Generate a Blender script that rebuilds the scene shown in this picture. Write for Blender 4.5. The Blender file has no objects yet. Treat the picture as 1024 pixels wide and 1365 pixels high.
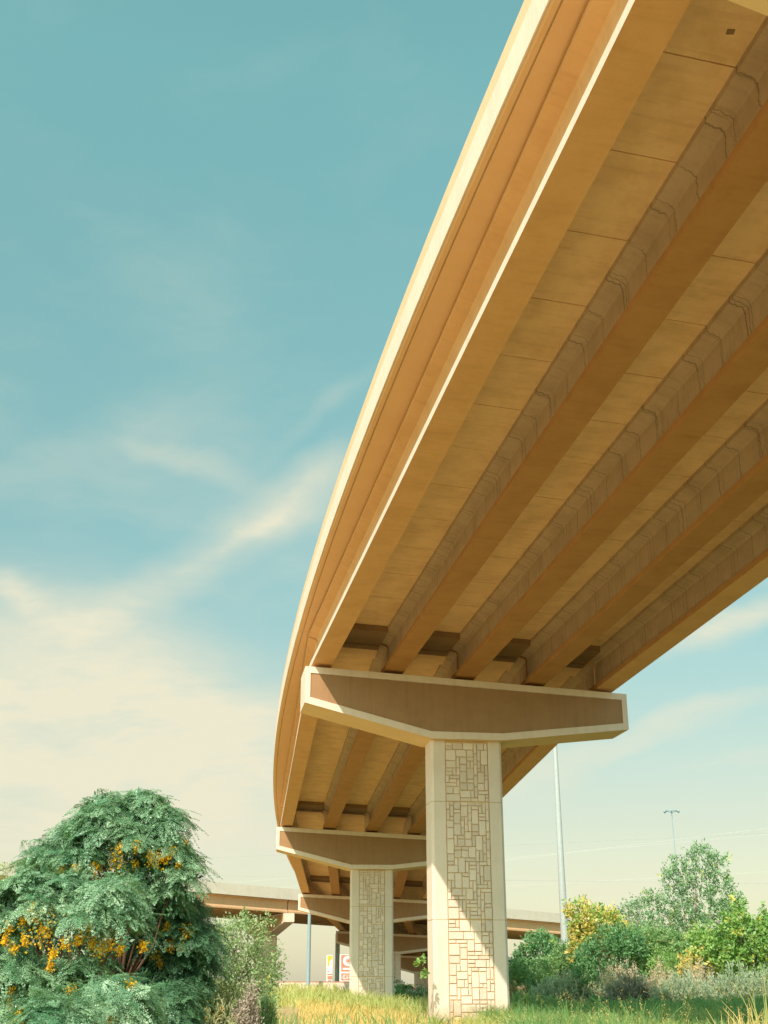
import bpy, math, random
import numpy as np
from mathutils import Vector
random.seed(7)
RNG = np.random.default_rng(11)
S = bpy.context.scene
COL = S.collection
# ------------------------------------------------------------------ camera
F = 1609.495; PITCH = 0.37247; EYE = 1.6; W0, H0 = 1024.0, 1365.0
cam = bpy.data.cameras.new('camera')
cam.sensor_fit = 'VERTICAL'; cam.sensor_height = 36.0; cam.sensor_width = 36.0*W0/H0
cam.lens = F/H0*36.0; cam.clip_start = 0.1; cam.clip_end = 20000
co_ = bpy.data.objects.new('camera', cam); COL.objects.link(co_)
co_.location = (0, 0, EYE); co_.rotation_euler = (math.pi/2+PITCH, 0, 0)
S.camera = co_

def pixdir(px, py):
    x = (px-W0/2)/F; u = (H0/2-py)/F
    c, s = math.cos(PITCH), math.sin(PITCH)
    return np.array([x, c-u*s, s+u*c])
def at(px, py, Y):
    d = pixdir(px, py)
    return np.array([0, 0, EYE]) + d*(Y/d[1])
def dist_scale(P):            # metres per photo pixel at point P
    c, s = math.cos(PITCH), math.sin(PITCH)
    return (P[1]*c+(P[2]-EYE)*s)/F

# ------------------------------------------------------------------ helpers
def tag(o, label=None, cat=None, group=None, kind=None):
    if label: o['label'] = label
    if cat: o['category'] = cat
    if group: o['group'] = group
    if kind: o['kind'] = kind
    return o
def empty(name, loc=(0, 0, 0), rz=0.0):
    o = bpy.data.objects.new(name, None); COL.objects.link(o)
    o.location = loc; o.rotation_euler = (0, 0, rz); o.empty_display_size = .3
    return o
class MB:
    def __init__(s): s.v = []; s.f = []; s.m = []; s.uv = []; s.var = []
    def face(s, pts, mat=0, uv=None, var=0.5):
        b = len(s.v); s.v += [tuple(map(float, p)) for p in pts]
        s.f.append(list(range(b, b+len(pts)))); s.m.append(mat)
        s.uv.append(uv if uv else [(0, 0)]*len(pts)); s.var.append(var)
    def box(s, a, b, mat=0, var=.5):
        (x0, y0, z0), (x1, y1, z1) = a, b
        c = [(x0,y0,z0),(x1,y0,z0),(x1,y1,z0),(x0,y1,z0),(x0,y0,z1),(x1,y0,z1),(x1,y1,z1),(x0,y1,z1)]
        for q in ((3,2,1,0),(4,5,6,7),(0,1,5,4),(1,2,6,5),(2,3,7,6),(3,0,4,7)):
            s.face([c[k] for k in q], mat, None, var)
    def hexa(s, bot, top, mat=0, var=.5):
        n = len(bot)
        s.face(bot[::-1], mat, None, var); s.face(top, mat, None, var)
        for i in range(n):
            j = (i+1) % n
            s.face([bot[i], bot[j], top[j], top[i]], mat, None, var)
    def sweep(s, rings, us, mat=0, caps=True, mats=None, flip=False):
        n = len(rings[0]); vs = [0]
        for i in range(n):
            a, b = np.array(rings[0][i]), np.array(rings[0][(i+1) % n])
            vs.append(vs[-1]+float(np.linalg.norm(a-b)))
        for k in range(len(rings)-1):
            A, B = rings[k], rings[k+1]
            for i in range(n):
                j = (i+1) % n
                q = [A[i], A[j], B[j], B[i]]; u = [(us[k], vs[i]), (us[k], vs[i+1]), (us[k+1], vs[i+1]), (us[k+1], vs[i])]
                if flip: q = q[::-1]; u = u[::-1]
                s.face(q, mats[i] if mats else mat, u)
        if caps:
            s.face(rings[0][::-1] if not flip else rings[0], mat); s.face(rings[-1] if not flip else rings[-1][::-1], mat)
    def tube(s, path, rad, n=8, mat=0, caps=True):
        path = [np.array(p, float) for p in path]
        rings = []; us = [0]
        for k, p in enumerate(path):
            t = path[min(k+1, len(path)-1)]-path[max(k-1, 0)]; t = t/np.linalg.norm(t)
            a = np.cross(t, [0, 0, 1.0]) if abs(t[2]) < .95 else np.cross(t, [1.0, 0, 0])
            a /= np.linalg.norm(a); b = np.cross(t, a)
            r = rad[k] if hasattr(rad, '__len__') else rad
            rings.append([p+r*(math.cos(2*math.pi*i/n)*a+math.sin(2*math.pi*i/n)*b) for i in range(n)])
            if k: us.append(us[-1]+float(np.linalg.norm(p-path[k-1])))
        s.sweep(rings, us, mat, caps, flip=True)
    def build(s, name, mats, parent=None, smooth=False, weld=True):
        me = bpy.data.meshes.new(name)
        me.from_pydata(s.v, [], s.f)
        for m in (mats if isinstance(mats, (list, tuple)) else [mats]): me.materials.append(m)
        me.polygons.foreach_set('material_index', s.m)
        uvl = me.uv_layers.new(name='UVMap')
        uvl.data.foreach_set('uv', np.array([c for f in s.uv for c in f], dtype=np.float32).ravel())
        at_ = me.attributes.new('var', 'FLOAT', 'FACE'); at_.data.foreach_set('value', np.array(s.var, dtype=np.float32))
        if smooth: me.polygons.foreach_set('use_smooth', [True]*len(s.f))
        if weld:
            import bmesh
            bm = bmesh.new(); bm.from_mesh(me)
            bmesh.ops.remove_doubles(bm, verts=bm.verts, dist=1e-5)
            bmesh.ops.recalc_face_normals(bm, faces=bm.faces)
            bm.to_mesh(me); bm.free()
        me.update()
        o = bpy.data.objects.new(name, me); COL.objects.link(o)
        if parent: o.parent = parent
        return o
def np_mesh(name, V, nper, mats, parent=None, var=None, midx=None):
    """V (N,nper,3): N separate faces of nper corners"""
    N = V.shape[0]
    me = bpy.data.meshes.new(name)
    me.vertices.add(N*nper); me.vertices.foreach_set('co', V.reshape(-1).astype(np.float32))
    me.loops.add(N*nper); me.loops.foreach_set('vertex_index', np.arange(N*nper, dtype=np.int32))
    me.polygons.add(N); me.polygons.foreach_set('loop_start', np.arange(0, N*nper, nper, dtype=np.int32))
    for m in (mats if isinstance(mats, (list, tuple)) else [mats]): me.materials.append(m)
    if midx is not None: me.polygons.foreach_set('material_index', midx.astype(np.int32))
    if var is not None:
        a = me.attributes.new('var', 'FLOAT', 'FACE'); a.data.foreach_set('value', var.astype(np.float32))
    me.update(calc_edges=True); me.validate()
    o = bpy.data.objects.new(name, me); COL.objects.link(o)
    if parent: o.parent = parent
    if name in ('seed_heads', 'seed_pods'): o['kind'] = 'stuff'
    return o

# ------------------------------------------------------------------ materials
class NT:
    def __init__(s, tree): s.t = tree; s.n = tree.nodes; s.l = tree.links
    def new(s, typ, **kw):
        n = s.n.new(typ)
        for k, v in kw.items(): setattr(n, k, v)
        return n
    def put(s, sock, v):
        if hasattr(v, 'is_output') or isinstance(v, bpy.types.NodeSocket): s.l.new(v, sock)
        else: sock.default_value = v
    def math(s, op, a, b=None, c=None, clamp=False):
        n = s.new('ShaderNodeMath', operation=op, use_clamp=clamp)
        s.put(n.inputs[0], a)
        if b is not None: s.put(n.inputs[1], b)
        if c is not None: s.put(n.inputs[2], c)
        return n.outputs[0]
    def mix(s, f, a, b, mode='MIX'):
        n = s.new('ShaderNodeMix', data_type='RGBA', blend_type=mode)
        s.put(n.inputs[0], f); s.put(n.inputs[6], a); s.put(n.inputs[7], b)
        return n.outputs[2]
    def rng(s, v, a, b, c=0., d=1., smooth=False):
        n = s.new('ShaderNodeMapRange', interpolation_type='SMOOTHSTEP' if smooth else 'LINEAR')
        s.put(n.inputs[0], v); n.inputs[1].default_value = a; n.inputs[2].default_value = b
        n.inputs[3].default_value = c; n.inputs[4].default_value = d
        return n.outputs[0]
    def noise(s, vec, scale, detail=4., rough=.55, dist=0.):
        n = s.new('ShaderNodeTexNoise'); n.inputs['Scale'].default_value = scale
        n.inputs['Detail'].default_value = detail; n.inputs['Roughness'].default_value = rough
        n.inputs['Distortion'].default_value = dist
        if vec is not None: s.l.new(vec, n.inputs['Vector'])
        return n.outputs[0]
    def mapping(s, vec, scale=(1,1,1), loc=(0,0,0), rot=(0,0,0), typ='POINT'):
        n = s.new('ShaderNodeMapping', vector_type=typ)
        s.l.new(vec, n.inputs[0])
        if typ != 'NORMAL': n.inputs[1].default_value = loc
        n.inputs[2].default_value = rot; n.inputs[3].default_value = scale
        return n.outputs[0]
def rgb(c): return (c[0], c[1], c[2], 1.0)
def new_mat(name):
    m = bpy.data.materials.new(name); m.use_nodes = True
    nt = NT(m.node_tree); b = m.node_tree.nodes['Principled BSDF']
    return m, nt, b
def concrete(name, base, dark=None, rough=.8, blotch=.35, streak=0.0, joints=0.0, grain=.04, mottle=(1.2, 6.0), bump=.25, facevar=0.0, vstreak=0.0, splash=False):
    """painted / cast concrete; UV x = metres along the member, y = metres across"""
    m, nt, b = new_mat(name)
    tc = nt.new('ShaderNodeTexCoord')
    dark = dark or tuple(c*.6 for c in base)
    n1 = nt.noise(tc.outputs['Object'], mottle[0], 5, .6)
    n2 = nt.noise(tc.outputs['Object'], mottle[1], 6, .65)
    f = nt.math('MULTIPLY', nt.rng(n1, .35, .75, 0, 1, True), blotch)
    f = nt.math('ADD', f, nt.math('MULTIPLY', nt.rng(n2, .45, .8, 0, 1), blotch*.5), clamp=True)
    if streak:
        sv = nt.mapping(tc.outputs['UV'], (1.6, .12, 1))
        n3 = nt.noise(sv, 4., 4, .6)
        f = nt.math('ADD', f, nt.math('MULTIPLY', nt.rng(n3, .5, .75, 0, 1), streak), clamp=True)
    if vstreak:
        n4 = nt.noise(nt.mapping(tc.outputs['Object'], (2.6, 2.6, .16)), 2.2, 5, .6)
        f = nt.math('ADD', f, nt.math('MULTIPLY', nt.rng(n4, .48, .74, 0, 1), vstreak), clamp=True)
    col = nt.mix(f, rgb(base), rgb(dark))
    if joints:
        sp = nt.new('ShaderNodeSeparateXYZ'); nt.l.new(tc.outputs['UV'], sp.inputs[0])
        tot = None
        for off, per, w in ((0., 2.44, .035), (.26, 2.44, .018), (1.25, 2.44, .028), (.7, 3.7, .016), (1.9, 5.1, .02)):
            wob = nt.math('MULTIPLY', nt.noise(nt.mapping(tc.outputs['UV'], (.05, 3.0, 1), (off*7, 0, 0)), 2., 3), .22)
            x = nt.math('ADD', nt.math('ADD', sp.outputs[0], off), wob)
            d = nt.math('ABSOLUTE', nt.math('SUBTRACT', nt.math('FRACT', nt.math('DIVIDE', x, per)), .5))
            d = nt.math('MULTIPLY', d, per)
            l = nt.rng(d, w*.3, w, 1, 0, True)
            gate = nt.rng(nt.noise(nt.mapping(tc.outputs['UV'], (.35, .5, 1), (off*3, 1, 0)), 1.5, 2), .38, .55, .15, 1, True)
            l = nt.math('MULTIPLY', l, gate)
            tot = l if tot is None else nt.math('MAXIMUM', tot, l)
        col = nt.mix(nt.math('MULTIPLY', tot, joints), col, rgb(tuple(c*.22 for c in base)))
    if splash:      # mud splashed up from the ground
        sz = nt.new('ShaderNodeSeparateXYZ'); nt.l.new(tc.outputs['Object'], sz.inputs[0])
        h = nt.math('SUBTRACT', sz.outputs[2], nt.math('MULTIPLY', nt.noise(tc.outputs['Object'], 2.2, 5, .65), 1.5))
        col = nt.mix(nt.rng(h, -.1, .65, .55, 0, True), col, rgb((.40, .31, .18)))
    g = nt.noise(tc.outputs['Object'], 60., 3, .7)
    col = nt.mix(1.0, col, nt.mix(g, rgb((1-grain*4,)*3), rgb((1+grain*4,)*3)), 'MULTIPLY')
    if facevar:
        a = nt.new('ShaderNodeAttribute', attribute_name='var')
        col = nt.mix(1.0, col, nt.mix(a.outputs['Fac'], rgb((1-facevar,)*3), rgb((1+facevar,)*3)), 'MULTIPLY')
    nt.l.new(col, b.inputs['Base Color'])
    b.inputs['Roughness'].default_value = rough
    b.inputs['Specular IOR Level'].default_value = .25
    bp = nt.new('ShaderNodeBump'); bp.inputs['Strength'].default_value = bump; bp.inputs['Distance'].default_value = .02
    nt.l.new(nt.math('ADD', n2, nt.math('MULTIPLY', g, .5)), bp.inputs['Height']); nt.l.new(bp.outputs[0], b.inputs['Normal'])
    return m
def plain(name, base, rough=.5, metal=0., spec=.5, noise=.12, scale=3.):
    m, nt, b = new_mat(name)
    tc = nt.new('ShaderNodeTexCoord')
    n = nt.noise(tc.outputs['Object'], scale, 5)
    col = nt.mix(n, rgb(tuple(c*(1-noise) for c in base)), rgb(tuple(min(1, c*(1+noise)) for c in base)))
    nt.l.new(col, b.inputs['Base Color'])
    b.inputs['Roughness'].default_value = rough; b.inputs['Metallic'].default_value = metal; b.inputs['Specular IOR Level'].default_value = spec
    return m
def foliage(name, a, c, tip=None, rough=.45, trans=.3, spec=.5):
    """leaf colour runs from a to c with the per-leaf attribute, a few leaves take the tip colour"""
    m, nt, b = new_mat(name)
    at_ = nt.new('ShaderNodeAttribute', attribute_name='var')
    v = at_.outputs['Fac']
    col = nt.mix(v, rgb(a), rgb(c))
    if tip: col = nt.mix(nt.rng(v, .88, .93), col, rgb(tip))
    nt.l.new(col, b.inputs['Base Color'])
    b.inputs['Roughness'].default_value = rough; b.inputs['Specular IOR Level'].default_value = spec
    tr = nt.new('ShaderNodeBsdfTranslucent')
    nt.l.new(nt.mix(1., col, rgb((1.25, 1.3, .55)), 'MULTIPLY'), tr.inputs[0])
    mx = nt.new('ShaderNodeMixShader'); mx.inputs[0].default_value = trans
    nt.l.new(b.outputs[0], mx.inputs[1]); nt.l.new(tr.outputs[0], mx.inputs[2])
    nt.l.new(mx.outputs[0], m.node_tree.nodes['Material Output'].inputs[0])
    return m

CREAM = concrete('cream_paint_concrete', (.82, .66, .53), (.71, .555, .42), blotch=.4, grain=.02, vstreak=.45)
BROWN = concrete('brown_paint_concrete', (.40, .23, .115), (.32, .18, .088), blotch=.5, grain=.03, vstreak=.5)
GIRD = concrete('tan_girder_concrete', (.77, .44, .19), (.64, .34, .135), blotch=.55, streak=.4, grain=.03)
GIRDB = concrete('shaded_girder_soffit', (.50, .255, .09), (.40, .19, .06), blotch=.6, streak=.45, grain=.03)  # under-deck shade put into a darker copy of the tan, for inner girders
PALEG = concrete('skylit_girder_flange', (.93, .85, .73), (.84, .73, .58), blotch=.4, streak=.3, grain=.02)  # sky light on the edge girder's sloped flange, put in as paler colour
GIRDW = concrete('stained_girder_concrete', (.64, .48, .33), (.44, .31, .20), blotch=.5, streak=.5, joints=.62, grain=.02)
SOFF = concrete('deck_panel_concrete', (.97, .68, .39), (.76, .50, .26), blotch=.65, streak=.55, grain=.03)
OVER = concrete('overhang_concrete', (.80, .48, .235), (.72, .41, .18), blotch=.3, streak=.15, grain=.015)
DARKC = concrete('dark_slab_end_concrete', (.34, .22, .12), (.24, .15, .075), blotch=.6, streak=.5)
STONE = concrete('cream_ashlar_stone', (.80, .635, .50), (.71, .55, .41), blotch=.35, grain=.03, mottle=(2, 11), bump=.6, facevar=.10, splash=True)
COLC = concrete('cream_column_paint', (.82, .66, .53), (.71, .555, .42), blotch=.4, grain=.02, vstreak=.4, splash=True)
TANP = concrete('tan_paint_concrete', (.74, .54, .33), (.66, .46, .26), blotch=.4, streak=.2, grain=.015)
SOFF_BOUNCE = concrete('ochre_soffit_bounce', (.84, .60, .32), (.74, .50, .24), blotch=.35, grain=.015)  # warm ground bounce painted into the colour of the cap underside
MORTAR = concrete('ochre_mortar', (.80, .56, .28), (.68, .45, .19), blotch=.3)
SEAM = concrete('joint_seam', (.55, .38, .20), (.46, .31, .15))
PAD = plain('neoprene_pad', (.03, .028, .025), .8)
ASPH = plain('asphalt', (.06, .058, .055), .9)
GREYC = concrete('pale_grey_concrete', (.62, .56, .45), (.50, .44, .34), blotch=.4)
FARG = concrete('faded_tan_girder', (.60, .38, .20), (.50, .30, .15), blotch=.3)
POLE = plain('galvanised_pole', (.43, .46, .43), .45, .0, .5, .08)
POLEB = plain('blue_grey_pole', (.27, .38, .42), .5, .0, .5, .08)
WIRE = plain('wire', (.40, .42, .40), .5)
WIREL = plain('bright_wire', (.72, .72, .66), .4)
BARK = plain('bark', (.16, .085, .05), .9, noise=.5, scale=14)
BARKG = plain('grey_bark', (.17, .14, .10), .9, noise=.5, scale=14)

# ------------------------------------------------------------------ the elevated ramp: alignment fitted to the photograph
RX, RY, TH, KAP, L = 3.20464, 48.0, -.15194, .00236, 36.34268
Z1, GR, SE = 11.20828+EYE, -.04842, -.05136
CW2, HE, TC, COLW, COFF, DK = 6.4882, 1.43104, 1.97786, 2.82, -.085, .90992
def rd(s, o, dz):
    a = TH+KAP*s
    x = RX+(-math.cos(a)+math.cos(TH))/KAP+o*math.cos(a)
    y = RY+(math.sin(a)-math.sin(TH))/KAP-o*math.sin(a)
    return np.array([x, y, Z1+GR*s-2e-5*s*s+SE*o+dz])
def heading(s): return TH+KAP*s
GO = [-5.87+2.875*i for i in range(5)]          # girder offsets
BOT, GH = .10, 1.50                              # bearing height, girder depth
SB = BOT+GH                                      # panel underside

# ground
def gh(x, y):
    h = .75*math.exp(-((x+4.3)/5.0)**2-((y-66)/9.)**2)
    h += .35*math.exp(-((x-13)/8.)**2-((y-47)/10.)**2)
    h += .06*math.sin(x*.7+1)*math.sin(y*.5)+.03*math.sin(x*1.9)*math.cos(y*1.3)
    if y > 116: h += max(0, min(1, (-1.5-x)/4.))*1.1*min(1, (y-116)/14.)*(1 if y < 215 else max(0, 1-(y-215)/20.))*math.exp(-max(0, abs(x)-90)**2/900.)
    return h

ramp = empty('elevated_ramp', tuple(rd(0, 0, 0)))
tag(ramp, 'long curving concrete flyover ramp with five girders sweeping overhead from the upper right', 'overpass')
RAMP0 = np.array(ramp.location)
def loc(P): return tuple(np.array(P)-RAMP0)
SPANS = [-2, -1, 0, 1, 2, 3, 4]                  # span i runs from pier station i*L to (i+1)*L
prof_g = [(-.39, 0), (.39, 0), (.39, .20), (.12, .40), (.09, .48), (.09, 1.20), (.14, 1.28), (.44, 1.36), (.44, 1.49), (-.44, 1.49), (-.44, 1.36), (-.14, 1.28), (-.09, 1.20), (-.09, .48), (-.12, .40), (-.39, .20)]
mats_g = [0, 2, 1, 1, 1, 1, 1, 1, 0, 1, 1, 1, 1, 1, 1, 2]
for i in SPANS:
    for gi, o in enumerate(GO):
        A, B = rd(i*L, o, BOT), rd((i+1)*L, o, BOT)
        d = (B-A); ln = np.linalg.norm(d); d /= ln
        tr = np.array([d[1], -d[0], 0]); tr /= np.linalg.norm(tr)
        A2 = A+d*.09; B2 = B-d*.09
        mb = MB(); rings = []
        for P in (A2, B2):
            rings.append([loc(P+tr*x+np.array([0, 0, z+SE*x])) for x, z in prof_g])
        mg = list(mats_g)
        if gi == 0: mg = [0, 2, 1, 1, 1, 1, 1, 1, 0, 0, 0, 0, 0, 0, 3, 2]
        mb.sweep(rings, [0, ln-.18], 0, True, mg)
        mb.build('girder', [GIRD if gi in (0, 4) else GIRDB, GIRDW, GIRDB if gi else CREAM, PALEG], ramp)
    # soffit panels between girders
    for bi in range(4):
        mb = MB()
        oa, ob = GO[bi]+.40, GO[bi+1]-.40
        A0, A1 = rd(i*L, oa, SB), rd((i+1)*L, oa, SB)
        B0, B1 = rd(i*L, ob, SB), rd((i+1)*L, ob, SB)
        n = 15; u0 = 0
        for k in range(n):
            t0 = k/n+.0004; t1 = (k+1)/n-.0004
            jz = random.uniform(-.004, .004)
            q = [A0+(A1-A0)*t0, B0+(B1-B0)*t0, B0+(B1-B0)*t1, A0+(A1-A0)*t1]
            q = [p+np.array([0, 0, jz]) for p in q]
            top = [p+np.array([0, 0, .045]) for p in q]
            uo = k*2.44+bi*13+i*37
            wv = 2.0
            b_ = len(mb.f)
            mb.hexa([loc(p) for p in q], [loc(p) for p in top], 0, random.random())
            mb.uv[b_] = [(uo, wv), (uo+2.4, wv), (uo+2.4, 0), (uo, 0)][::1] if False else [(uo+2.4, 0), (uo+2.4, wv), (uo, wv), (uo, 0)]
        mb.build('deck_panel', SOFF, ramp)
        # thickened slab ends at both piers
        for base, sgn in ((i*L, 1), ((i+1)*L, -1)):
            mb = MB(); pts = []
            for ds in (.06, 1.75):
                t = (ds if sgn > 0 else L-ds)/L
                pts.append((A0+(A1-A0)*t, B0+(B1-B0)*t))
            q = [pts[0][0], pts[0][1], pts[1][1], pts[1][0]]
            lo = [p+np.array([0, 0, -.26]) for p in q]; hi = [p+np.array([0, 0, -.006]) for p in q]
            # keep clear of the girder flanges
            for lst in (lo, hi):
                for a, b in ((0, 1), (3, 2)):
                    m_ = (lst[b]-lst[a]); m_ = m_/np.linalg.norm(m_)
                    lst[a] = lst[a]+m_*.045; lst[b] = lst[b]-m_*.045
            # darker part next to the pier, paler part beyond; far ends wholly dark
            fr = .3 if sgn > 0 else .02
            md = [lo[0]+(lo[3]-lo[0])*fr, lo[1]+(lo[2]-lo[1])*fr]; mh = [hi[0]+(hi[3]-hi[0])*fr, hi[1]+(hi[2]-hi[1])*fr]
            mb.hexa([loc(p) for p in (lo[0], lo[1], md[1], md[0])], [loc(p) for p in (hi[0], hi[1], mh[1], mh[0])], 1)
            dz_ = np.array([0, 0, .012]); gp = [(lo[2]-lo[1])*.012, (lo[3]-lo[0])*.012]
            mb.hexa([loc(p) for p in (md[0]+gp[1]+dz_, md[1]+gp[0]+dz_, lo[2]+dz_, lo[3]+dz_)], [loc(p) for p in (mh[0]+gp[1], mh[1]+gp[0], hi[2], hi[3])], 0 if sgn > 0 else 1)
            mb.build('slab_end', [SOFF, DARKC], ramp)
# small square drain opening in the soffit of the nearest bay
best = None
for t in np.linspace(.02, .6, 240):
    for v in np.linspace(0, 1, 60):
        P = rd(-L, GO[0]+.40, SB)*(1-t)*(1-v)+rd(0, GO[0]+.40, SB)*t*(1-v)+rd(-L, GO[1]-.40, SB)*(1-t)*v+rd(0, GO[1]-.40, SB)*t*v
        c_, s_ = math.cos(PITCH), math.sin(PITCH); q = P-np.array([0, 0, EYE]); d_ = q[1]*c_+q[2]*s_
        if d_ < 1: continue
        e_ = math.hypot(512+F*q[0]/d_-975, 682.5-F*(-q[1]*s_+q[2]*c_)/d_-41)
        if best is None or e_ < best[0]: best = (e_, P)
mb = MB(); P = np.array(loc(best[1])); mb.box((-.065, -.055, -.012), (.065, .055, .02)); mb.v = [(v[0]+P[0], v[1]+P[1], v[2]+P[2]) for v in mb.v]
mb.build('drain_opening', DARKC, ramp)
# slab and parapets follow the arc
slab_prof = [(-6.70, 1.70), (-6.66, 1.665), (-6.56, 1.665), (-6.56, 1.69), (-6.52, 1.69), (-6.52, 1.665), (6.66, 1.665), (6.70, 1.70), (6.70, 1.92), (-6.70, 1.92)]
par_prof = [(-6.74, 1.70), (-6.706, 1.70), (-6.706, 1.935), (-6.30, 1.935), (-6.40, 2.2), (-6.47, 2.84), (-6.50, 2.87), (-6.69, 2.87), (-6.705, 2.855), (-6.705, 2.44), (-6.74, 2.40)]
for i in SPANS:
    ss = np.linspace(i*L+.015, (i+1)*L-.015, 22)
    mb = MB(); mb.sweep([[loc(rd(s, o, z)) for o, z in slab_prof] for s in ss], list(ss), 0, True, [0, 0, 0, 1, 0, 0, 0, 0, 2, 0])
    mb.build('deck_slab', [OVER, SEAM, ASPH], ramp)
    for sg in (1, -1):
        # cast joints about every 12 m along the parapet
        cuts = np.linspace(i*L+.02, (i+1)*L-.02, 4)
        mb = MB()
        for a, b in zip(cuts[:-1], cuts[1:]):
            sp = np.linspace(a+.008, b-.008, 8)
            mb.sweep([[loc(rd(s, o*sg, z)) for o, z in par_prof] for s in sp], list(sp), 0, True, [0, 0, 0, 0, 0, 0, 0, 1, 1, 0, 0], flip=(sg < 0))
        mb.build('parapet', [CREAM, TANP], ramp)

# ------------------------------------------------------------------ piers
cap_poly = [(-CW2, -SE*CW2), (-CW2, -SE*CW2-HE), (COFF-COLW/2-.03, -HE-DK), (COFF+COLW/2+.03, -HE-DK), (CW2, SE*CW2-HE), (CW2, SE*CW2)]
def cap_panel_poly():
    ins = .21; W = CW2-ins
    def low(o):
        (x0, z0), (x1, z1) = (cap_poly[1], cap_poly[2]) if o < 0 else (cap_poly[4], cap_poly[3])
        return z0+(o-x0)/(x1-x0)*(z1-z0)
    return [(-W, SE*-W-.25), (-W, low(-W)+.27), (COFF-COLW/2-.02, -HE-DK+.27), (COFF+COLW/2+.02, -HE-DK+.27), (W, low(W)+.27), (W, SE*W-.25)]
cap_pan = cap_panel_poly()
def make_cap_mesh():
    mb = MB(); h = TC/2; r = .05
    n = 6
    for sg in (-1, 1):
        y = sg*h; yi = sg*(h-r)
        for i in range(n):
            j = (i+1) % n
            mb.face([(cap_poly[i][0], y, cap_poly[i][1]), (cap_poly[j][0], y, cap_poly[j][1]), (cap_pan[j][0], y, cap_pan[j][1]), (cap_pan[i][0], y, cap_pan[i][1])])
            mb.face([(cap_pan[i][0], y, cap_pan[i][1]), (cap_pan[j][0], y, cap_pan[j][1]), (cap_pan[j][0], yi, cap_pan[j][1]), (cap_pan[i][0], yi, cap_pan[i][1])])
        mb.face([(x, yi-.001*sg, z) for x, z in cap_pan])
    for i in range(n):
        j = (i+1) % n
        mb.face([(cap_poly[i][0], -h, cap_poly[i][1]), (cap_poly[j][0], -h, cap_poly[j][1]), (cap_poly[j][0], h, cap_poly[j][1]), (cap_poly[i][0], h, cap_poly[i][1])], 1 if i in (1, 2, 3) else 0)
    # low bearing seat along the top
    a, b = -CW2+.25, CW2-.72
    mb.hexa([(a, -h+.12, SE*a-.005), (b, -h+.12, SE*b-.005), (b, h-.12, SE*b-.005), (a, h-.12, SE*a-.005)],
            [(a, -h+.12, SE*a+.035), (b, -h+.12, SE*b+.035), (b, h-.12, SE*b+.035), (a, h-.12, SE*a+.035)])
    return mb
def make_panel_mesh(sg):
    mb = MB(); h = TC/2
    y0 = sg*(h-.047); y1 = sg*(h-.036); g = .012
    cx = 0; cz = -1.0
    pp = [(x-(g if x > 0 else -g)*1, z-(g if z > -.8 else -g)) for x, z in cap_pan]
    mb.hexa([(x, y0, z) for x, z in pp], [(x, y1, z) for x, z in pp])
    return mb
def ashlar(x0, x1, z0, z1, y, sg, mb, rnd):
    """random rectangular stones on a grid, raised from the mortar backing"""
    nx = 12; u = (x1-x0)/nx; nz = int(round((z1-z0)/u)); uz = (z1-z0)/nz
    occ = np.zeros((nz, nx), bool)
    sizes = [(1, 2), (2, 1), (2, 2), (2, 2), (3, 2), (2, 3), (1, 1), (3, 1), (1, 3), (2, 4), (3, 3), (2, 3), (3, 2), (4, 2), (2, 1), (2, 1), (3, 1)]
    for r in range(nz):
        for c in range(nx):
            if occ[r, c]: continue
            opts = sizes[:]; rnd.shuffle(opts)
            for w, h in opts+[(1, 1)]:
                if c+w <= nx and r+h <= nz and not occ[r:r+h, c:c+w].any():
                    if (w, h) == (1, 1) and rnd.random() < .6: continue
                    break
            else:
                w = h = 1
            occ[r:r+h, c:c+w] = True
            g = .0115
            a0, a1 = x0+c*u+g+rnd.uniform(0, .006), x0+(c+w)*u-g-rnd.uniform(0, .006)
            b0, b1 = z0+r*uz+g+rnd.uniform(0, .006), z0+(r+h)*uz-g-rnd.uniform(0, .006)
            d = .062+rnd.uniform(-.014, .012); bv = .014
            q0 = [(a0, b0), (a1, b0), (a1, b1), (a0, b1)]
            q1 = [(a0+bv, b0+bv), (a1-bv, b0+bv), (a1-bv, b1-bv), (a0+bv, b1-bv)]
            v = rnd.random()
            P0 = [(x, y, z) for x, z in q0]; P1 = [(x, y+sg*(d-.014), z) for x, z in q0]
            P2 = [(x, y+sg*d+sg*rnd.uniform(-.006, .006), z) for x, z in q1]
            for k in range(4):
                j = (k+1) % 4
                mb.face([P0[k], P0[j], P1[j], P1[k]], 0, None, v); mb.face([P1[k], P1[j], P2[j], P2[k]], 0, None, v)
            mb.face(P2, 0, None, v)
cap_me = None; pad_me = None; pan_me = {}
JOINT_Z = 4.30
pier_labels = {
 -1: 'bridge pier at the top right corner, only a yellow sliver of its cap underside showing',
 0: 'nearest bridge pier with wide hammerhead cap and tall stone faced column',
 1: 'second bridge pier, smaller, partly behind the left side of the nearest column',
 2: 'third bridge pier whose cap shows just left of and behind the second column',
 3: 'fourth bridge pier with small lit cap corner beside the red sign',
 4: 'farthest short bridge pier seen low in the gap between the two stone columns',
 5: 'lowest bridge pier at the far end of the ramp, hidden in the distance'}
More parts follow.
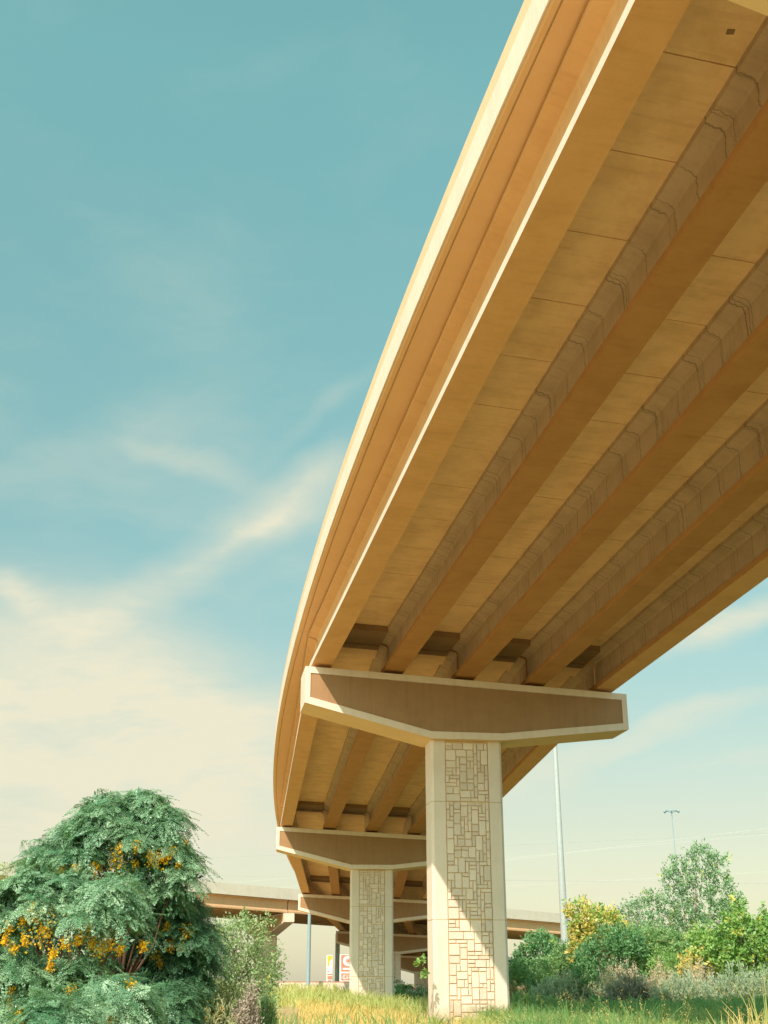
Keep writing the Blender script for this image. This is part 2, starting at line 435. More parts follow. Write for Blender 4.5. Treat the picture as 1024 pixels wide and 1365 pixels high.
for i in range(-1, 5):
    s = i*L
    C = rd(s, 0, 0); zt = C[2]
    zg = gh(C[0], C[1])-.35
    pr = empty('bridge_pier', (C[0], C[1], zg), -heading(s))
    tag(pr, pier_labels[i], 'bridge pier', 'piers carrying the flyover ramp')
    H = zt-zg
    # cap
    if cap_me is None:
        cap = make_cap_mesh().build('cap', [CREAM, SOFF_BOUNCE], pr); cap_me = cap.data
    else:
        cap = bpy.data.objects.new('cap', cap_me); COL.objects.link(cap); cap.parent = pr
    cap.location = (0, 0, H)
    for sg in (-1, 1):
        if sg not in pan_me:
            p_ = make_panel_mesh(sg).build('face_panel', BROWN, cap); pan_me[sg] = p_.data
        else:
            p_ = bpy.data.objects.new('face_panel', pan_me[sg]); COL.objects.link(p_); p_.parent = cap
    # bearing pads, one under each girder end
    for sg in (-1, 1):
        for o in GO:
            if pad_me is None:
                mb = MB(); mb.box((-.28, -.12, 0), (.28, .12, .058)); p_ = mb.build('bearing_pad', PAD, pr); pad_me = p_.data
            else:
                p_ = bpy.data.objects.new('bearing_pad', pad_me); COL.objects.link(p_); p_.parent = pr
            p_.location = (o, sg*.38, H+SE*o+.038-.38*sg*.0)
            p_.rotation_euler = (math.atan(GR), math.atan(-SE), 0)
    # column: chamfered shaft in cast lifts with thin seams, stone panels front and back
    ct = H-HE-DK; dep = .64; ch = .10; x0, x1 = COFF-COLW/2, COFF+COLW/2
    mb = MB()
    prof = [(x0+ch, -dep), (x1-ch, -dep), (x1, -dep+ch), (x1, dep-ch), (x1-ch, dep), (x0+ch, dep), (x0, dep-ch), (x0, -dep+ch)]
    px0, px1 = COFF-.86, COFF+.86     # recess for the stone panel
    rec = .07
    prof = [(x0+ch, -dep), (px0, -dep), (px0, -dep+rec), (px1, -dep+rec), (px1, -dep), (x1-ch, -dep), (x1, -dep+ch), (x1, dep-ch), (x1-ch, dep), (px1, dep), (px1, dep-rec), (px0, dep-rec), (px0, dep), (x0+ch, dep), (x0, dep-ch), (x0, -dep+ch)]
    zs = [0.0]
    seams = []
    zz = ct-2.35
    while zz > .9: seams.append(zz); zz -= JOINT_Z
    seams = sorted(seams)
    lv = [0.0]
    for q in seams: lv += [q-.012, q+.012]
    lv.append(ct)
    col_o = None
    for k in range(0, len(lv), 2):
        a, b = lv[k], lv[k+1]
        mb.sweep([[(x, y, a) for x, y in prof], [(x, y, b) for x, y in prof]], [0, b-a], 0, True)
        if k+2 < len(lv):
            c_ = [(COFF+(x-COFF)*.992, y*.988 if abs(y) > dep-rec-.01 and abs(y) > .5 else y) for x, y in prof]
            mb.sweep([[(x, y, b) for x, y in c_], [(x, y, lv[k+2]) for x, y in c_]], [0, .03], 1, False)
    cl = mb.build('column', [COLC, SEAM], pr)
    rnd = random.Random(100+i)
    for sg in (-1, 1):
        mb = MB(); yb = sg*(dep-rec+.012)
        mb.hexa([(px0+.004, yb-sg*.010, .05), (px1-.004, yb-sg*.010, .05), (px1-.004, yb, .05), (px0+.004, yb, .05)],
                [(px0+.004, yb-sg*.010, ct-.02), (px1-.004, yb-sg*.010, ct-.02), (px1-.004, yb, ct-.02), (px0+.004, yb, ct-.02)], 1)
        edges = [.06]+seams+[ct-.06]
        for a, b in zip(edges[:-1], edges[1:]):
            if b-a > .3: ashlar(px0+.022, px1-.022, a+.012, b-.012, yb, sg, mb, rnd)
        mb.build('stone_panel', [STONE, MORTAR], cl)
# ------------------------------------------------------------------ ground
gm, nt, b = new_mat('dry_ground')
tc = nt.new('ShaderNodeTexCoord')
n = nt.noise(tc.outputs['Object'], .25, 6); n2 = nt.noise(tc.outputs['Object'], 3., 6)
c = nt.mix(nt.rng(n, .4, .62, 0, 1, True), rgb((.50, .34, .15)), rgb((.31, .26, .10)))
c = nt.mix(nt.math('MULTIPLY', n2, .5), c, rgb((.55, .39, .20)))
sx = nt.new('ShaderNodeSeparateXYZ'); nt.l.new(tc.outputs['Object'], sx.inputs[0])
right = nt.rng(nt.math('ADD', sx.outputs[0], nt.math('MULTIPLY', n, 6.)), 4., 12., 0, .8, True)     # damp green bank right of the piers
c = nt.mix(right, c, rgb((.17, .17, .055)))
nt.l.new(c, b.inputs['Base Color']); b.inputs['Roughness'].default_value = .95
def axis(a, far, near, step):
    v = list(np.arange(-near, near+.01, step)); q = near; 
    while q < far: q *= 1.6; v.append(q); v.insert(0, -q)
    return v
xs = axis(0, 6000, 60, 1.5); ys = [-6000, -2000, -600, -200, -80, -40]+list(np.arange(-20, 251, 2.5))+[300, 400, 600, 1000, 2000, 4000, 8000]
gv = []
for y in ys:
    for x in xs:
        gv.append((x, y, gh(x, y) if abs(x) < 200 and -21 < y < 260 else 0))
nx = len(xs); gf = [(j*nx+i, j*nx+i+1, (j+1)*nx+i+1, (j+1)*nx+i) for j in range(len(ys)-1) for i in range(nx-1)]
me = bpy.data.meshes.new('ground'); me.from_pydata(gv, [], gf); me.materials.append(gm); me.polygons.foreach_set('use_smooth', [True]*len(gf)); me.update()
go = bpy.data.objects.new('ground', me); COL.objects.link(go); tag(go, kind='structure')
#__VEG_START__
# ------------------------------------------------------------------ background road, overpass, poles
ab = MB(); E0 = rd(5*L, 0, 0); ah = heading(5*L)
abo = empty('bridge_abutment', (E0[0], E0[1], 0), -ah)
tag(abo, 'low concrete abutment where the flyover ramp comes down to the ground far away', 'abutment')
ab.box((-6.6, -1.1, -.3), (6.6, 1.1, E0[2]-.42)); ab.build('seat_wall', CREAM, abo)
for sg in (-1, 1):
    w = MB(); w.box((sg*6.4-.2, 1.11, -.3), (sg*6.4+.2, 9, E0[2]+1.2)); w.build('wing_wall', CREAM, abo)

PA, PB = at(258, 1173, 137.0), at(750, 1218, 172.0)
dirv = PB-PA; lenp = float(np.linalg.norm(dirv[:2])); ux = dirv/lenp            # per metre of plan length
tvn = np.array([.37, -.93, 0]); tvn /= np.linalg.norm(tvn)                    # skewed pier line, towards the camera
ov = empty('straight_overpass', (float(PA[0]), float(PA[1]), 0))
tag(ov, 'straight tan overpass crossing far behind the curved ramp, with pale parapet and row of girders', 'overpass')
OV0 = np.array(ov.location)
def op(s, t, z): return tuple(PA+ux*s+tvn*t+np.array([0, 0, z])-OV0)          # z below the parapet top, t towards camera
PER = 29.0; ss0, ss1 = -58.0-2, 116.0
st0 = 12.6                                                                   # station of the pier that shows
stations = [st0+PER*k for k in (-2, -1, 0, 1, 2, 3)]
DW = 18.5
for sg, t in ((1, 0), (-1, -DW)):
    mb = MB(); a, b = (0, -.35) if sg > 0 else (-DW, -DW+.35)
    pr_ = [(a, 0), (b, 0), (b, -.98), (a, -.98)]
    mb.sweep([[op(s, t_, z) for t_, z in pr_] for s in (stations[0], stations[-1])], [0, 60], 0); mb.build('parapet', GREYC, ov)
mb = MB(); mb.sweep([[op(s, t_, z) for t_, z in ((0.03, -.985), (-DW-.03, -.985), (-DW-.03, -1.2), (0.03, -1.2))] for s in (stations[0], stations[-1])], [0, 60], 0); mb.build('deck_slab', GREYC, ov)
pf = [(x*.9, z*.93) for x, z in prof_g]
for k in range(7):
    t = -.75-k*(DW-1.5)/6
    for a, b in zip(stations[:-1], stations[1:]):
        mb = MB(); mb.sweep([[op(s, t+x, -1.205-1.40+z) for x, z in pf] for s in (a+.06, b-.06)], [0, 28], 0); mb.build('girder', FARG, ov)
lab = ['overpass pier left of the frame edge', 'overpass pier hidden behind the seed pod tree', 'straight overpass pier with a slanted cap showing over the leafy bush left of the ramp', 'overpass pier hidden behind the nearest stone column',
       'overpass pier whose yellow cap corner shows beside the tall pole', 'overpass pier beyond the right frame edge']
for k, s in enumerate(stations):
    if k not in (1, 2, 3, 4): continue
    c = PA+ux*s+tvn*(-DW/2)
    pr = empty('overpass_pier', (float(c[0]), float(c[1]), 0), math.atan2(-tvn[1], -tvn[0])+math.pi)
    # local +x towards the camera side
    pr.rotation_euler = (0, 0, math.atan2(tvn[1], tvn[0]))
    tag(pr, lab[k], 'bridge pier', 'piers carrying the straight overpass')
    zt = float(PA[2]+ux[2]*s)-2.66
    zg = gh(c[0], c[1])-.3
    mb = MB(); cp = [(-DW/2-.1, zt), (-DW/2-.1, zt-.95), (-2.6, zt-2.3), (2.6, zt-2.3), (DW/2+.1, zt-.95), (DW/2+.1, zt)]
    mb.sweep([[(x, -.6, z) for x, z in cp], [(x, .6, z) for x, z in cp]], [0, 1.7], 0); mb.build('cap', CREAM, pr)
    cq = [(x*.965, z-.16 if z > zt-.5 else z+.16) for x, z in cp]
    for sg in (-1, 1):
        mb = MB(); mb.hexa([(x, sg*.605, z) for x, z in cq], [(x, sg*.612, z) for x, z in cq], 0); mb.build('face_panel', FARG, pr)
    mb = MB(); pc = [(-2.3, -.75), (2.3, -.75), (2.5, -.55), (2.5, .55), (2.3, .75), (-2.3, .75), (-2.5, .55), (-2.5, -.55)]
    mb.sweep([[(x, y, zg) for x, y in pc], [(x, y, zt-2.3) for x, y in pc]], [0, 8], 0); mb.build('column', CREAM, pr)

# far road on its bank, with a barrier and the sign
mb = MB(); z0 = 1.02
mb.face([(-110, 141, z0+.12), (-6, 141, z0+.12), (-6, 152, z0+.14), (-110, 152, z0+.14)])
rdm = mb.build('frontage_road', ASPH); tag(rdm, kind='structure')
bar = empty('concrete_barrier', (0, 138, 0)); tag(bar, 'long low grey concrete barrier with reddish top along the far road beyond the second column', 'barrier')
bp_ = [(-.30, .75), (.30, .75), (.22, .98), (.11, 1.16), (.09, 1.72), (-.09, 1.72), (-.11, 1.16), (-.22, .98)]
mb = MB()
for a in np.arange(-46, -3, 6.0): mb.sweep([[(x, y, z) for y, z in bp_] for x in (a+.015, a+5.985)], [0, 6], 0)
mb.build('barrier_wall', GREYC, bar)
mb = MB(); mb.box((-46, -.06, 1.73), (2, .06, 1.84)); mb.build('top_rail', plain('reddish_rail', (.42, .20, .14), .7), bar)
bar2 = empty('concrete_barrier', (0, 150, 0)); tag(bar2, 'short lower concrete barrier with reddish rail seen in the gap right of the second column', 'barrier')
mb = MB()
for a in np.arange(-1, 14, 5.0): mb.sweep([[(x, y, z) for y, z in ((-.30, -.2), (.30, -.2), (.22, .25), (.11, .42), (.09, .98), (-.09, .98), (-.11, .42), (-.22, .25))] for x in (a+.015, a+4.985)], [0, 5], 0)
mb.build('barrier_wall', GREYC, bar2)
mb = MB(); mb.box((-1, -.06, .99), (14, .06, 1.10)); mb.build('top_rail', plain('rust_rail', (.42, .20, .14), .7), bar2)
# lower ramp wall seen between the column and the round green bush
A, B = at(672, 1273, 120), at(700, 1287, 150)
mb = MB(); d = B-A; d = d/np.linalg.norm(d); n_ = np.array([d[1], -d[0], 0])*.15
A2, B2 = A-d*30, B+d*20
q = [A2-n_, A2+n_, B2+n_, B2-n_]
mb.hexa([tuple(np.array([p[0], p[1], p[2]-1.1])) for p in q], [tuple(p) for p in q])
lw = empty('side_ramp', (float(A[0]), float(A[1]), 0)); tag(lw, 'small sloping ramp with grey parapet right of the nearest stone column, behind the bushes', 'ramp')
for v in range(len(mb.v)): mb.v[v] = (mb.v[v][0]-A[0], mb.v[v][1]-A[1], mb.v[v][2])
mb.build('parapet', GREYC, lw)
mb = MB(); q2 = [A2-n_*1.0+np.array([0, .2, -1.12]), A2+np.array([0, .2, -1.12])-n_*20, B2-n_*20+np.array([0, .2, -1.12]), B2-n_+np.array([0, .2, -1.12])]
mb.hexa([(p[0]-A[0], p[1]-A[1], 0) for p in q2], [(p[0]-A[0], p[1]-A[1], p[2]) for p in q2]); mb.build('retaining_wall', FARG, lw)

# sign: two lit boards, left one white with a yellow mark, right one red with a white ring
RED = plain('sign_red', (.80, .22, .15), .5, noise=.05); WHT = plain('sign_white', (.86, .84, .78), .5, noise=.03); YEL = plain('sign_yellow', (.90, .50, .03), .5, noise=.03)
GRYS = plain('sign_grey', (.50, .47, .46), .5, noise=.03); DKB = plain('sign_blue_grey', (.16, .28, .34), .5, noise=.03)
SY = 186.0
sgn = empty('roadside_sign', tuple(at(450, 1308, SY)*np.array([1, 1, 0]))); tag(sgn, 'red and white roadside sign with a ring emblem, left of the second stone column', 'sign')
SO = np.array(sgn.location)
def sq(mb, x0, y0, x1, y1, f=0.0, th=.05):
    a, b = at(x0, y1, SY), at(x1, y0, SY)
    mb.box((a[0]-SO[0], a[1]-SO[1]-f-th, a[2]), (b[0]-SO[0], a[1]-SO[1]-f, b[2]))
def pxs(poly, f, mb, th=.03):
    P = [at(x, y, SY)-SO for x, y in poly]
    mb.hexa([(p[0], p[1]*0+SY-SO[1]-f, p[2]) for p in P], [(p[0], SY-SO[1]-f-th, p[2]) for p in P])
def Z(x, y): return (420+x/9.75, 1200+y/9.75)          # from the enlarged crop
mb = MB(); a, b = Z(148, 712); c, d = Z(228, 1088); sq(mb, a, b, c, d, 0, .25); lb = mb.build('left_board', WHT, sgn)
mb = MB(); pxs([Z(165, 722), Z(222, 722), Z(222, 750), Z(185, 800), Z(188, 850), Z(165, 858)], .26, mb); mb.build('yellow_mark', YEL, lb)
mb = MB(); pxs([Z(160, 955), Z(222, 955), Z(222, 972), Z(160, 972)], .26, mb); pxs([Z(162, 985), Z(222, 985), Z(222, 1030), Z(162, 1030)], .26, mb)
pxs([Z(163, 915), Z(182, 912), Z(182, 930), Z(163, 932)], .26, mb); mb.build('red_stripe', RED, lb)
mb = MB(); pxs([Z(165, 1040), Z(215, 1040), Z(215, 1052), Z(165, 1052)], .26, mb); mb.build('blue_stripe', DKB, lb)
mb = MB(); a, b = Z(312, 705); c, d = Z(640, 1095); sq(mb, a, b, c, d, 0, .25); rb = mb.build('right_board', WHT, sgn)
mb = MB(); pxs([Z(340, 712), Z(620, 712), Z(620, 925), Z(340, 925)], .26, mb); pxs([Z(340, 950), Z(620, 950), Z(620, 1040), Z(340, 1040)], .26, mb); pxs([Z(318, 1055), Z(635, 1055), Z(635, 1090), Z(318, 1090)], .26, mb)
mb.build('red_field', RED, rb)
mb = MB(); cx, cy = Z(432, 790)
def ring(r0, r1, f, mb, n=28, a0=0., a1=2*math.pi):
    for k in range(n):
        t0 = a0+(a1-a0)*k/n; t1 = a0+(a1-a0)*(k+1)/n
        pxs([(cx+r0*math.cos(t0), cy+r0*math.sin(t0)), (cx+r1*math.cos(t0), cy+r1*math.sin(t0)), (cx+r1*math.cos(t1), cy+r1*math.sin(t1)), (cx+r0*math.cos(t1), cy+r0*math.sin(t1))], f, mb)
ring(3.6, 6.9, .30, mb); mb.build('ring_emblem', WHT, rb)
mb = MB(); ring(1.9, 3.3, .30, mb); mb.build('emblem_core', GRYS, rb)
mb = MB(); pxs([Z(362, 880), Z(600, 880), Z(600, 905), Z(362, 905)], .30, mb); mb.build('caption_bar', WHT, rb)
mb = MB()
for r in ((352, 968, 366, 1028), (352, 968, 398, 980), (352, 992, 390, 1004), (352, 1016, 398, 1028), (412, 968, 424, 978), (412, 988, 424, 1028), (440, 968, 454, 1028), (440, 1016, 480, 1028)):
    pxs([Z(r[0], r[1]), Z(r[2], r[1]), Z(r[2], r[3]), Z(r[0], r[3])], .30, mb)
mb.build('lettering', WHT, rb)
for x in (190, 420, 560):
    mb = MB(); p = at(*Z(x, 1080), SY)-SO; mb.tube([(p[0], p[1]+.15, 0), (p[0], p[1]+.15, p[2]+2)], .14, 8); mb.build('post', POLEB, sgn)

def pole(name, px, pyb, Y, h, r0, r1, mat, label, cat='pole', flange=True, n=16, head=None):
    b = at(px, pyb, Y); x, y = float(b[0]), Y
    z = gh(x, y)-.1
    e = empty(name, (x, y, z)); tag(e, label, cat)
    mb = MB(); m = 6
    mb.tube([(0, 0, h*k/m) for k in range(m+1)], [r0+(r1-r0)*k/m for k in range(m+1)], n); mb.build('shaft', mat, e, smooth=False)
    mb = MB(); mb.tube([(0, 0, .0), (0, 0, .45)], [r0*1.9, r0*1.7], 12); mb.build('footing', GREYC, e)
    mb = MB()
    if head: head(e, h)
    else:
        mb.tube([(0, 0, h), (0, 0, h+.12)], [r1*1.15, r1*.6], 12); mb.build('end_cap', mat, e)
    return e
def arm_head(e, h):
    mb = MB(); mb.tube([(0, 0, h-.3), (.9, .3, h+.35), (2.2, .7, h+.55)], [.07, .055, .045], 8); mb.build('arm', POLE, e)
    mb = MB(); mb.box((2.1, .55, h+.45), (2.9, .9, h+.62)); mb.build('lamp_head', GREYC, e)
pole('light_pole', 753.5, 1260, 104.0, 31.0, .37, .09, POLE, 'tall pale tapered light pole rising just right of the nearest stone column', 'light pole', head=arm_head)
pole('utility_pole', 411, 1305, 135.0, 9.6, .21, .17, POLEB, 'slim blue grey pole standing left of the red and white sign under the ramp', 'pole')
pole('utility_pole', 449.5, 1308, 161.0, 6.4, .29, .28, POLE, 'thicker blue grey pole standing right in front of the sign', 'pole')
def mast_head(e, h):
    mb = MB(); n = 24
    mb.tube([(1.0*math.cos(2*math.pi*k/n), 1.0*math.sin(2*math.pi*k/n), h-.2) for k in range(n+1)], .06, 6, caps=False); mb.build('lamp_ring', POLEB, e)
    for k in range(6):
        t = 2*math.pi*k/6+.3; c, s = math.cos(t), math.sin(t)
        mb = MB(); mb.tube([(0, 0, h-.5), (.6*c, .6*s, h-.25), (1.25*c, 1.25*s, h-.1)], .045, 6)
        mb.tube([(1.2*c, 1.2*s, h-.05), (1.55*c, 1.55*s, h-.2), (1.75*c, 1.75*s, h-.42)], [.12, .24, .17], 8); mb.build('lamp', POLEB, e)
pole('high_mast_light', 512+F*float(at(895, 1079, 255)[0])/255/math.cos(PITCH), 1311, 255.0, float(at(895, 1079, 255)[2]), .17, .08, POLEB, 'distant thin high mast light with a ring of lamps above the airy tree', 'mast light', head=mast_head)

def wire(p0, p1, Y, sag, r, mat, label):
    A, B = at(*p0, Y), at(*p1, Y)
    d = B-A; A = A-d*(140/np.linalg.norm(d)); B = B+d*(140/np.linalg.norm(d))
    mb = MB(); mb.tube([A+(B-A)*t+np.array([0, 0, -sag*4*t*(1-t)+sag]) for t in np.linspace(0, 1, 25)], r, 5)
    o = mb.build('power_line', mat); tag(o, label, 'power line')
wire((265, 1144), (390, 1139), 230, 1, .024, WIRE, 'faint upper power line in the pale sky between the seed pod tree and ramp')
wire((265, 1167), (390, 1169), 210, .5, .024, WIRE, 'faint lower power line just above the straight overpass on the left')
wire((805, 1131), (1024, 1104), 230, .3, .013, WIREL, 'bright power line in the right sky passing behind the mast light')
wire((850, 1128), (1024, 1112), 236, .3, .011, WIREL, 'second thin bright power line just below the first in the right sky')
wire((970, 1165), (1024, 1162), 250, .3, .011, WIREL, 'lowest bright power line to the right of the airy tree')

# small dark car on the far road
cp_ = at(545, 1314, 168.0); CARM = plain('dark_car_paint', (.035, .045, .06), .3); GLS = plain('dark_glass', (.02, .025, .03), .1); TYR = plain('tyre_rubber', (.02, .02, .02), .85)
car = empty('parked_car', (float(cp_[0])*165/168, 165.0, .0)); tag(car, 'tiny dark car seen far off over the short barrier, left of the nearest column', 'car')
mb = MB(); bpf = [(-2.15, .28), (2.15, .28), (2.2, .55), (2.1, .78), (1.1, .88), (-1.2, .90), (-2.1, .86), (-2.2, .55)]
mb.sweep([[(x, y, z) for x, z in bpf] for y in (-.86, .86)], [0, 2], 0); mb.build('body', CARM, car)
mb = MB(); cpf = [(-1.9, .88), (1.0, .88), (.35, 1.36), (-.2, 1.44), (-1.1, 1.42)]
mb.sweep([[(x, y, z) for x, z in cpf] for y in (-.72, .72)], [0, 2], 0); mb.build('cabin', GLS, car)
for x in (-1.35, 1.35):
    for y in (-.84, .84):
        mb = MB(); mb.tube([(x, y-.1, .3), (x, y+.1, .3)], .31, 14); mb.build('wheel', TYR, car)

# ------------------------------------------------------------------ vegetation
def unit(v): return v/np.maximum(np.linalg.norm(v, axis=-1, keepdims=True), 1e-9)
def rdirs(n, zmin=-1.0):
    v = RNG.normal(size=(n*4+20, 3)); v = unit(v); v = v[v[:, 2] > zmin]; return v[:n]
def leaf_faces(P, D, N, Ln, Wd, fold=0.0):
    """pointed leaf quads: base, side, tip, side"""
    D = unit(D); Sd = unit(np.cross(D, N)); Ln = np.asarray(Ln)[..., None]; Wd = np.asarray(Wd)[..., None]
    m = P+D*Ln*.45
    return np.stack([P, m+Sd*Wd*.5, P+D*Ln, m-Sd*Wd*.5], axis=-2)
def lobes_px(lst):
    out = []
    for px, py, rx, rz, Y, ry in lst:
        c = at(px, py, Y); k = dist_scale(c)
        out.append((c, np.array([rx*k, ry, rz*k])))
    return out
def lobe_points(lobes, per_m2, shell=(.8, 1.02), zmin=-.4, inner=.25):
    P, Nn = [], []
    for c, r in lobes:
        area = 4*math.pi*((r[0]*r[1])**1.6/3+(r[0]*r[2])**1.6/3+(r[1]*r[2])**1.6/3)**(1/1.6)
        n = max(6, int(area*per_m2)); d = rdirs(n, zmin)
        rad = RNG.uniform(shell[0], shell[1], (len(d), 1))
        ni = int(len(d)*inner)
        if ni: rad[:ni] = RNG.uniform(.35, .8, (ni, 1))
        p = c+d*r*rad
        keep = np.ones(len(p), bool)
        for c2, r2 in lobes:
            if c2 is c: continue
            keep &= (np.linalg.norm((p-c2)/r2, axis=1) > .72)
        P.append(p[keep]); Nn.append(unit(d/r)[keep])
    return np.concatenate(P), np.concatenate(Nn)
def frond_tree(name, parent, lobes, per_m2, mat, flen=.46, nf=7, nt=11, lw=.036, llen=.135, zmin=-.25, inner=.12):
    """domes of drooping feather-cut fronds"""
    tips, nrm = lobe_points(lobes, per_m2, zmin=zmin, inner=inner)
    tips = tips[tips[:, 2] > .12]; nrm = nrm[:len(tips)] if len(nrm) != len(tips) else nrm
    n = len(tips)
    ax = unit(nrm*.8+np.array([0, 0, .9])+RNG.normal(size=(n, 3))*.25)
    a = unit(np.cross(ax, RNG.normal(size=(n, 3)))); b = np.cross(ax, a)
    ph = RNG.uniform(0, 2*math.pi, (n, 1))+np.arange(nf)[None]*2*math.pi/nf+RNG.normal(size=(n, nf))*.22
    e = np.cos(ph)[..., None]*a[:, None]+np.sin(ph)[..., None]*b[:, None]
    fl = flen*RNG.uniform(.65, 1.15, (n, nf, 1, 1))
    t = np.linspace(.12, 1, nt)[None, None, :, None]
    up = ax[:, None, None]; ee = e[:, :, None]
    dn = np.array([0, 0, -1.0])
    drp = RNG.uniform(.25, .75, (n, nf, 1, 1)); lift = RNG.uniform(.1, .55, (n, nf, 1, 1))
    pos = tips[:, None, None]+fl*(ee*t*.95+up*lift*t+dn*(drp*t*t))
    tan = unit(ee*.95+up*lift+dn*(2*drp*t))
    side = unit(np.cross(tan, np.broadcast_to(up, tan.shape)))
    nor = unit(np.cross(side, tan))
    tv = t[..., 0]
    prof = np.sin(math.pi*np.clip(.18+.78*tv, 0, 1))
    quads = []; var = []
    tv_ = np.clip(RNG.normal(.45, .2, (n, 1, 1))+RNG.normal(size=(n, nf, 1))*.12, 0, 1)
    for sg in (-1, 1):
        d = unit(side*sg*.9+tan*.5+dn*.22+RNG.normal(size=tan.shape)*.08)
        ln = llen*prof*RNG.uniform(.85, 1.2, (n, nf, nt))
        # each side stalk carries small leaflets left and right
        for q, fr in enumerate((.18, .42, .64, .84)):
            for s2 in (-1, 1):
                if q == 3 and s2 == 1: continue
                p = pos+d*(ln*fr)[..., None]
                d2 = unit(d*.75+np.cross(d, nor)*s2*.75+RNG.normal(size=d.shape)*.18)
                n2 = unit(nor+RNG.normal(size=d.shape)*.3)
                l2 = lw*RNG.uniform(.8, 1.25, ln.shape)*(1-.35*fr)
                quads.append(leaf_faces(p, d2, n2, l2, l2*.4).reshape(-1, 4, 3))
                var.append(np.broadcast_to(tv_, (n, nf, nt)).reshape(-1))
    V = np.concatenate(quads); va = np.clip(np.concatenate(var)+RNG.normal(size=len(V))*.06, 0, .87)
    return np_mesh(name, V, 4, mat, parent, va)
def leafy(name, parent, lobes, per_m2, mat, ln=.07, wd=.035, m=12, cl=.16, zmin=-.6, inner=.35, up=.5, shell=(.72, 1.05), tipfrac=.0):
    """leaves on short twigs scattered through the lobes"""
    P, N = lobe_points(lobes, per_m2, shell, zmin, inner)
    ok = P[:, 2] > .05; P, N = P[ok], N[ok]; n = len(P)
    tw = unit(N+np.array([0, 0, up])+RNG.normal(size=(n, 3))*.45)
    t = RNG.uniform(0, 1, (n, m, 1))
    p = P[:, None]+tw[:, None]*cl*2*(t-.4)+RNG.normal(size=(n, m, 3))*cl*.22
    d = unit(tw[:, None]*.7+RNG.normal(size=(n, m, 3))*.75)
    nn = unit(np.array([-.3, -.6, .75])+RNG.normal(size=(n, m, 3))*.65)
    s = RNG.uniform(.65, 1.25, (n, m))
    V = leaf_faces(p, d, nn, ln*s, wd*s).reshape(-1, 4, 3)
    va = np.clip(RNG.normal(.45, .22, (n, 1))+RNG.normal(size=(n, m))*.1, 0, .87)
    if tipfrac: va = np.where(RNG.random((n, 1)) < tipfrac, .95, va)
    return np_mesh(name, V, 4, mat, parent, va.reshape(-1))
def limbs(name, parent, base, lobes, mat, r0=.09, forks=3, wob=.12):
    mb = MB(); base = np.array(base, float)
    cen = np.mean([c for c, r in lobes], axis=0)
    fork = base+(np.array([cen[0], cen[1], max(cen[2]*.45, base[2]+.4)])-base)*np.array([.45, .45, .75])
    mb.tube([base+np.array([0, 0, -.15]), base+(fork-base)*.5+RNG.normal(size=3)*.04, fork], [r0*1.3, r0*1.05, r0*.9], 8)
    for c, r in lobes:
        for k in range(forks):
            e = c+rdirs(1, -.2)[0]*r*.75
            m1 = fork+(e-fork)*.45+RNG.normal(size=3)*wob
            mb.tube([fork, m1, e], [r0*.62, r0*.36, r0*.10], 6)
            for q in range(2):
                e2 = m1+(e-m1)*.5+rdirs(1, -.1)[0]*r*.45
                mb.tube([m1+(e-m1)*.25, e2], [r0*.25, r0*.06], 5)
    return mb.build(name, mat, parent, smooth=True)
def plant(name, base, label, cat, group=None):
    o = empty(name, tuple(float(v) for v in base)); return tag(o, label, cat, group)
def finish(root, *objs):
    """keep world coordinates: parts were built in world space"""
    m = root.location.copy()
    for o in objs:
        if o is None: continue
        o.parent = root
        me = o.data; n = len(me.vertices); a = np.empty(n*3, np.float32); me.vertices.foreach_get('co', a)
        a = a.reshape(-1, 3)-np.array(m, np.float32); me.vertices.foreach_set('co', a.ravel()); me.update()
def ground_pt(px, Y, py=1330):
    p = at(px, py, Y); return np.array([p[0], Y, gh(p[0], Y)])

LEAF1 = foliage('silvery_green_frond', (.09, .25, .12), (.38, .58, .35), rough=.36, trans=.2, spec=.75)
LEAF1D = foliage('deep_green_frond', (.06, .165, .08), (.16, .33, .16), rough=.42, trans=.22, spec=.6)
PODS = foliage('orange_yellow_pod', (.62, .32, .012), (.90, .62, .03), rough=.55, trans=.35, spec=.3)
LEAF2 = foliage('olive_green_leaf', (.20, .33, .13), (.48, .58, .30), (.70, .66, .25), rough=.45)
LEAF3 = foliage('grey_green_leaf', (.14, .29, .13), (.36, .52, .28), (.58, .60, .20), rough=.42, spec=.6)
LEAF4 = foliage('yellowing_leaf', (.55, .42, .09), (.82, .70, .22), (.34, .48, .12))
LEAF5 = foliage('fresh_green_leaf', (.16, .33, .08), (.36, .54, .15), (.70, .64, .16))
LEAF6 = foliage('dense_green_leaf', (.09, .24, .09), (.22, .42, .17), (.42, .58, .14))
LEAF7 = foliage('mid_green_leaf', (.14, .30, .10), (.32, .48, .19), (.56, .58, .16))
FEATH = foliage('pale_feathery_foliage', (.30, .38, .17), (.58, .62, .34), (.72, .54, .24), rough=.6, trans=.35)
FEATHG = foliage('grey_green_feathery_foliage', (.28, .39, .26), (.56, .63, .44), (.70, .60, .36), rough=.6, trans=.3)
FEATHD = foliage('dull_purple_brown_foliage', (.17, .19, .13), (.38, .38, .27), rough=.7, trans=.2)
PINK = foliage('pink_seed_head', (.66, .48, .36), (.84, .66, .50), rough=.7, trans=.35)
DRYW = foliage('grey_dry_twig', (.32, .26, .21), (.50, .43, .35), rough=.8, trans=.15)

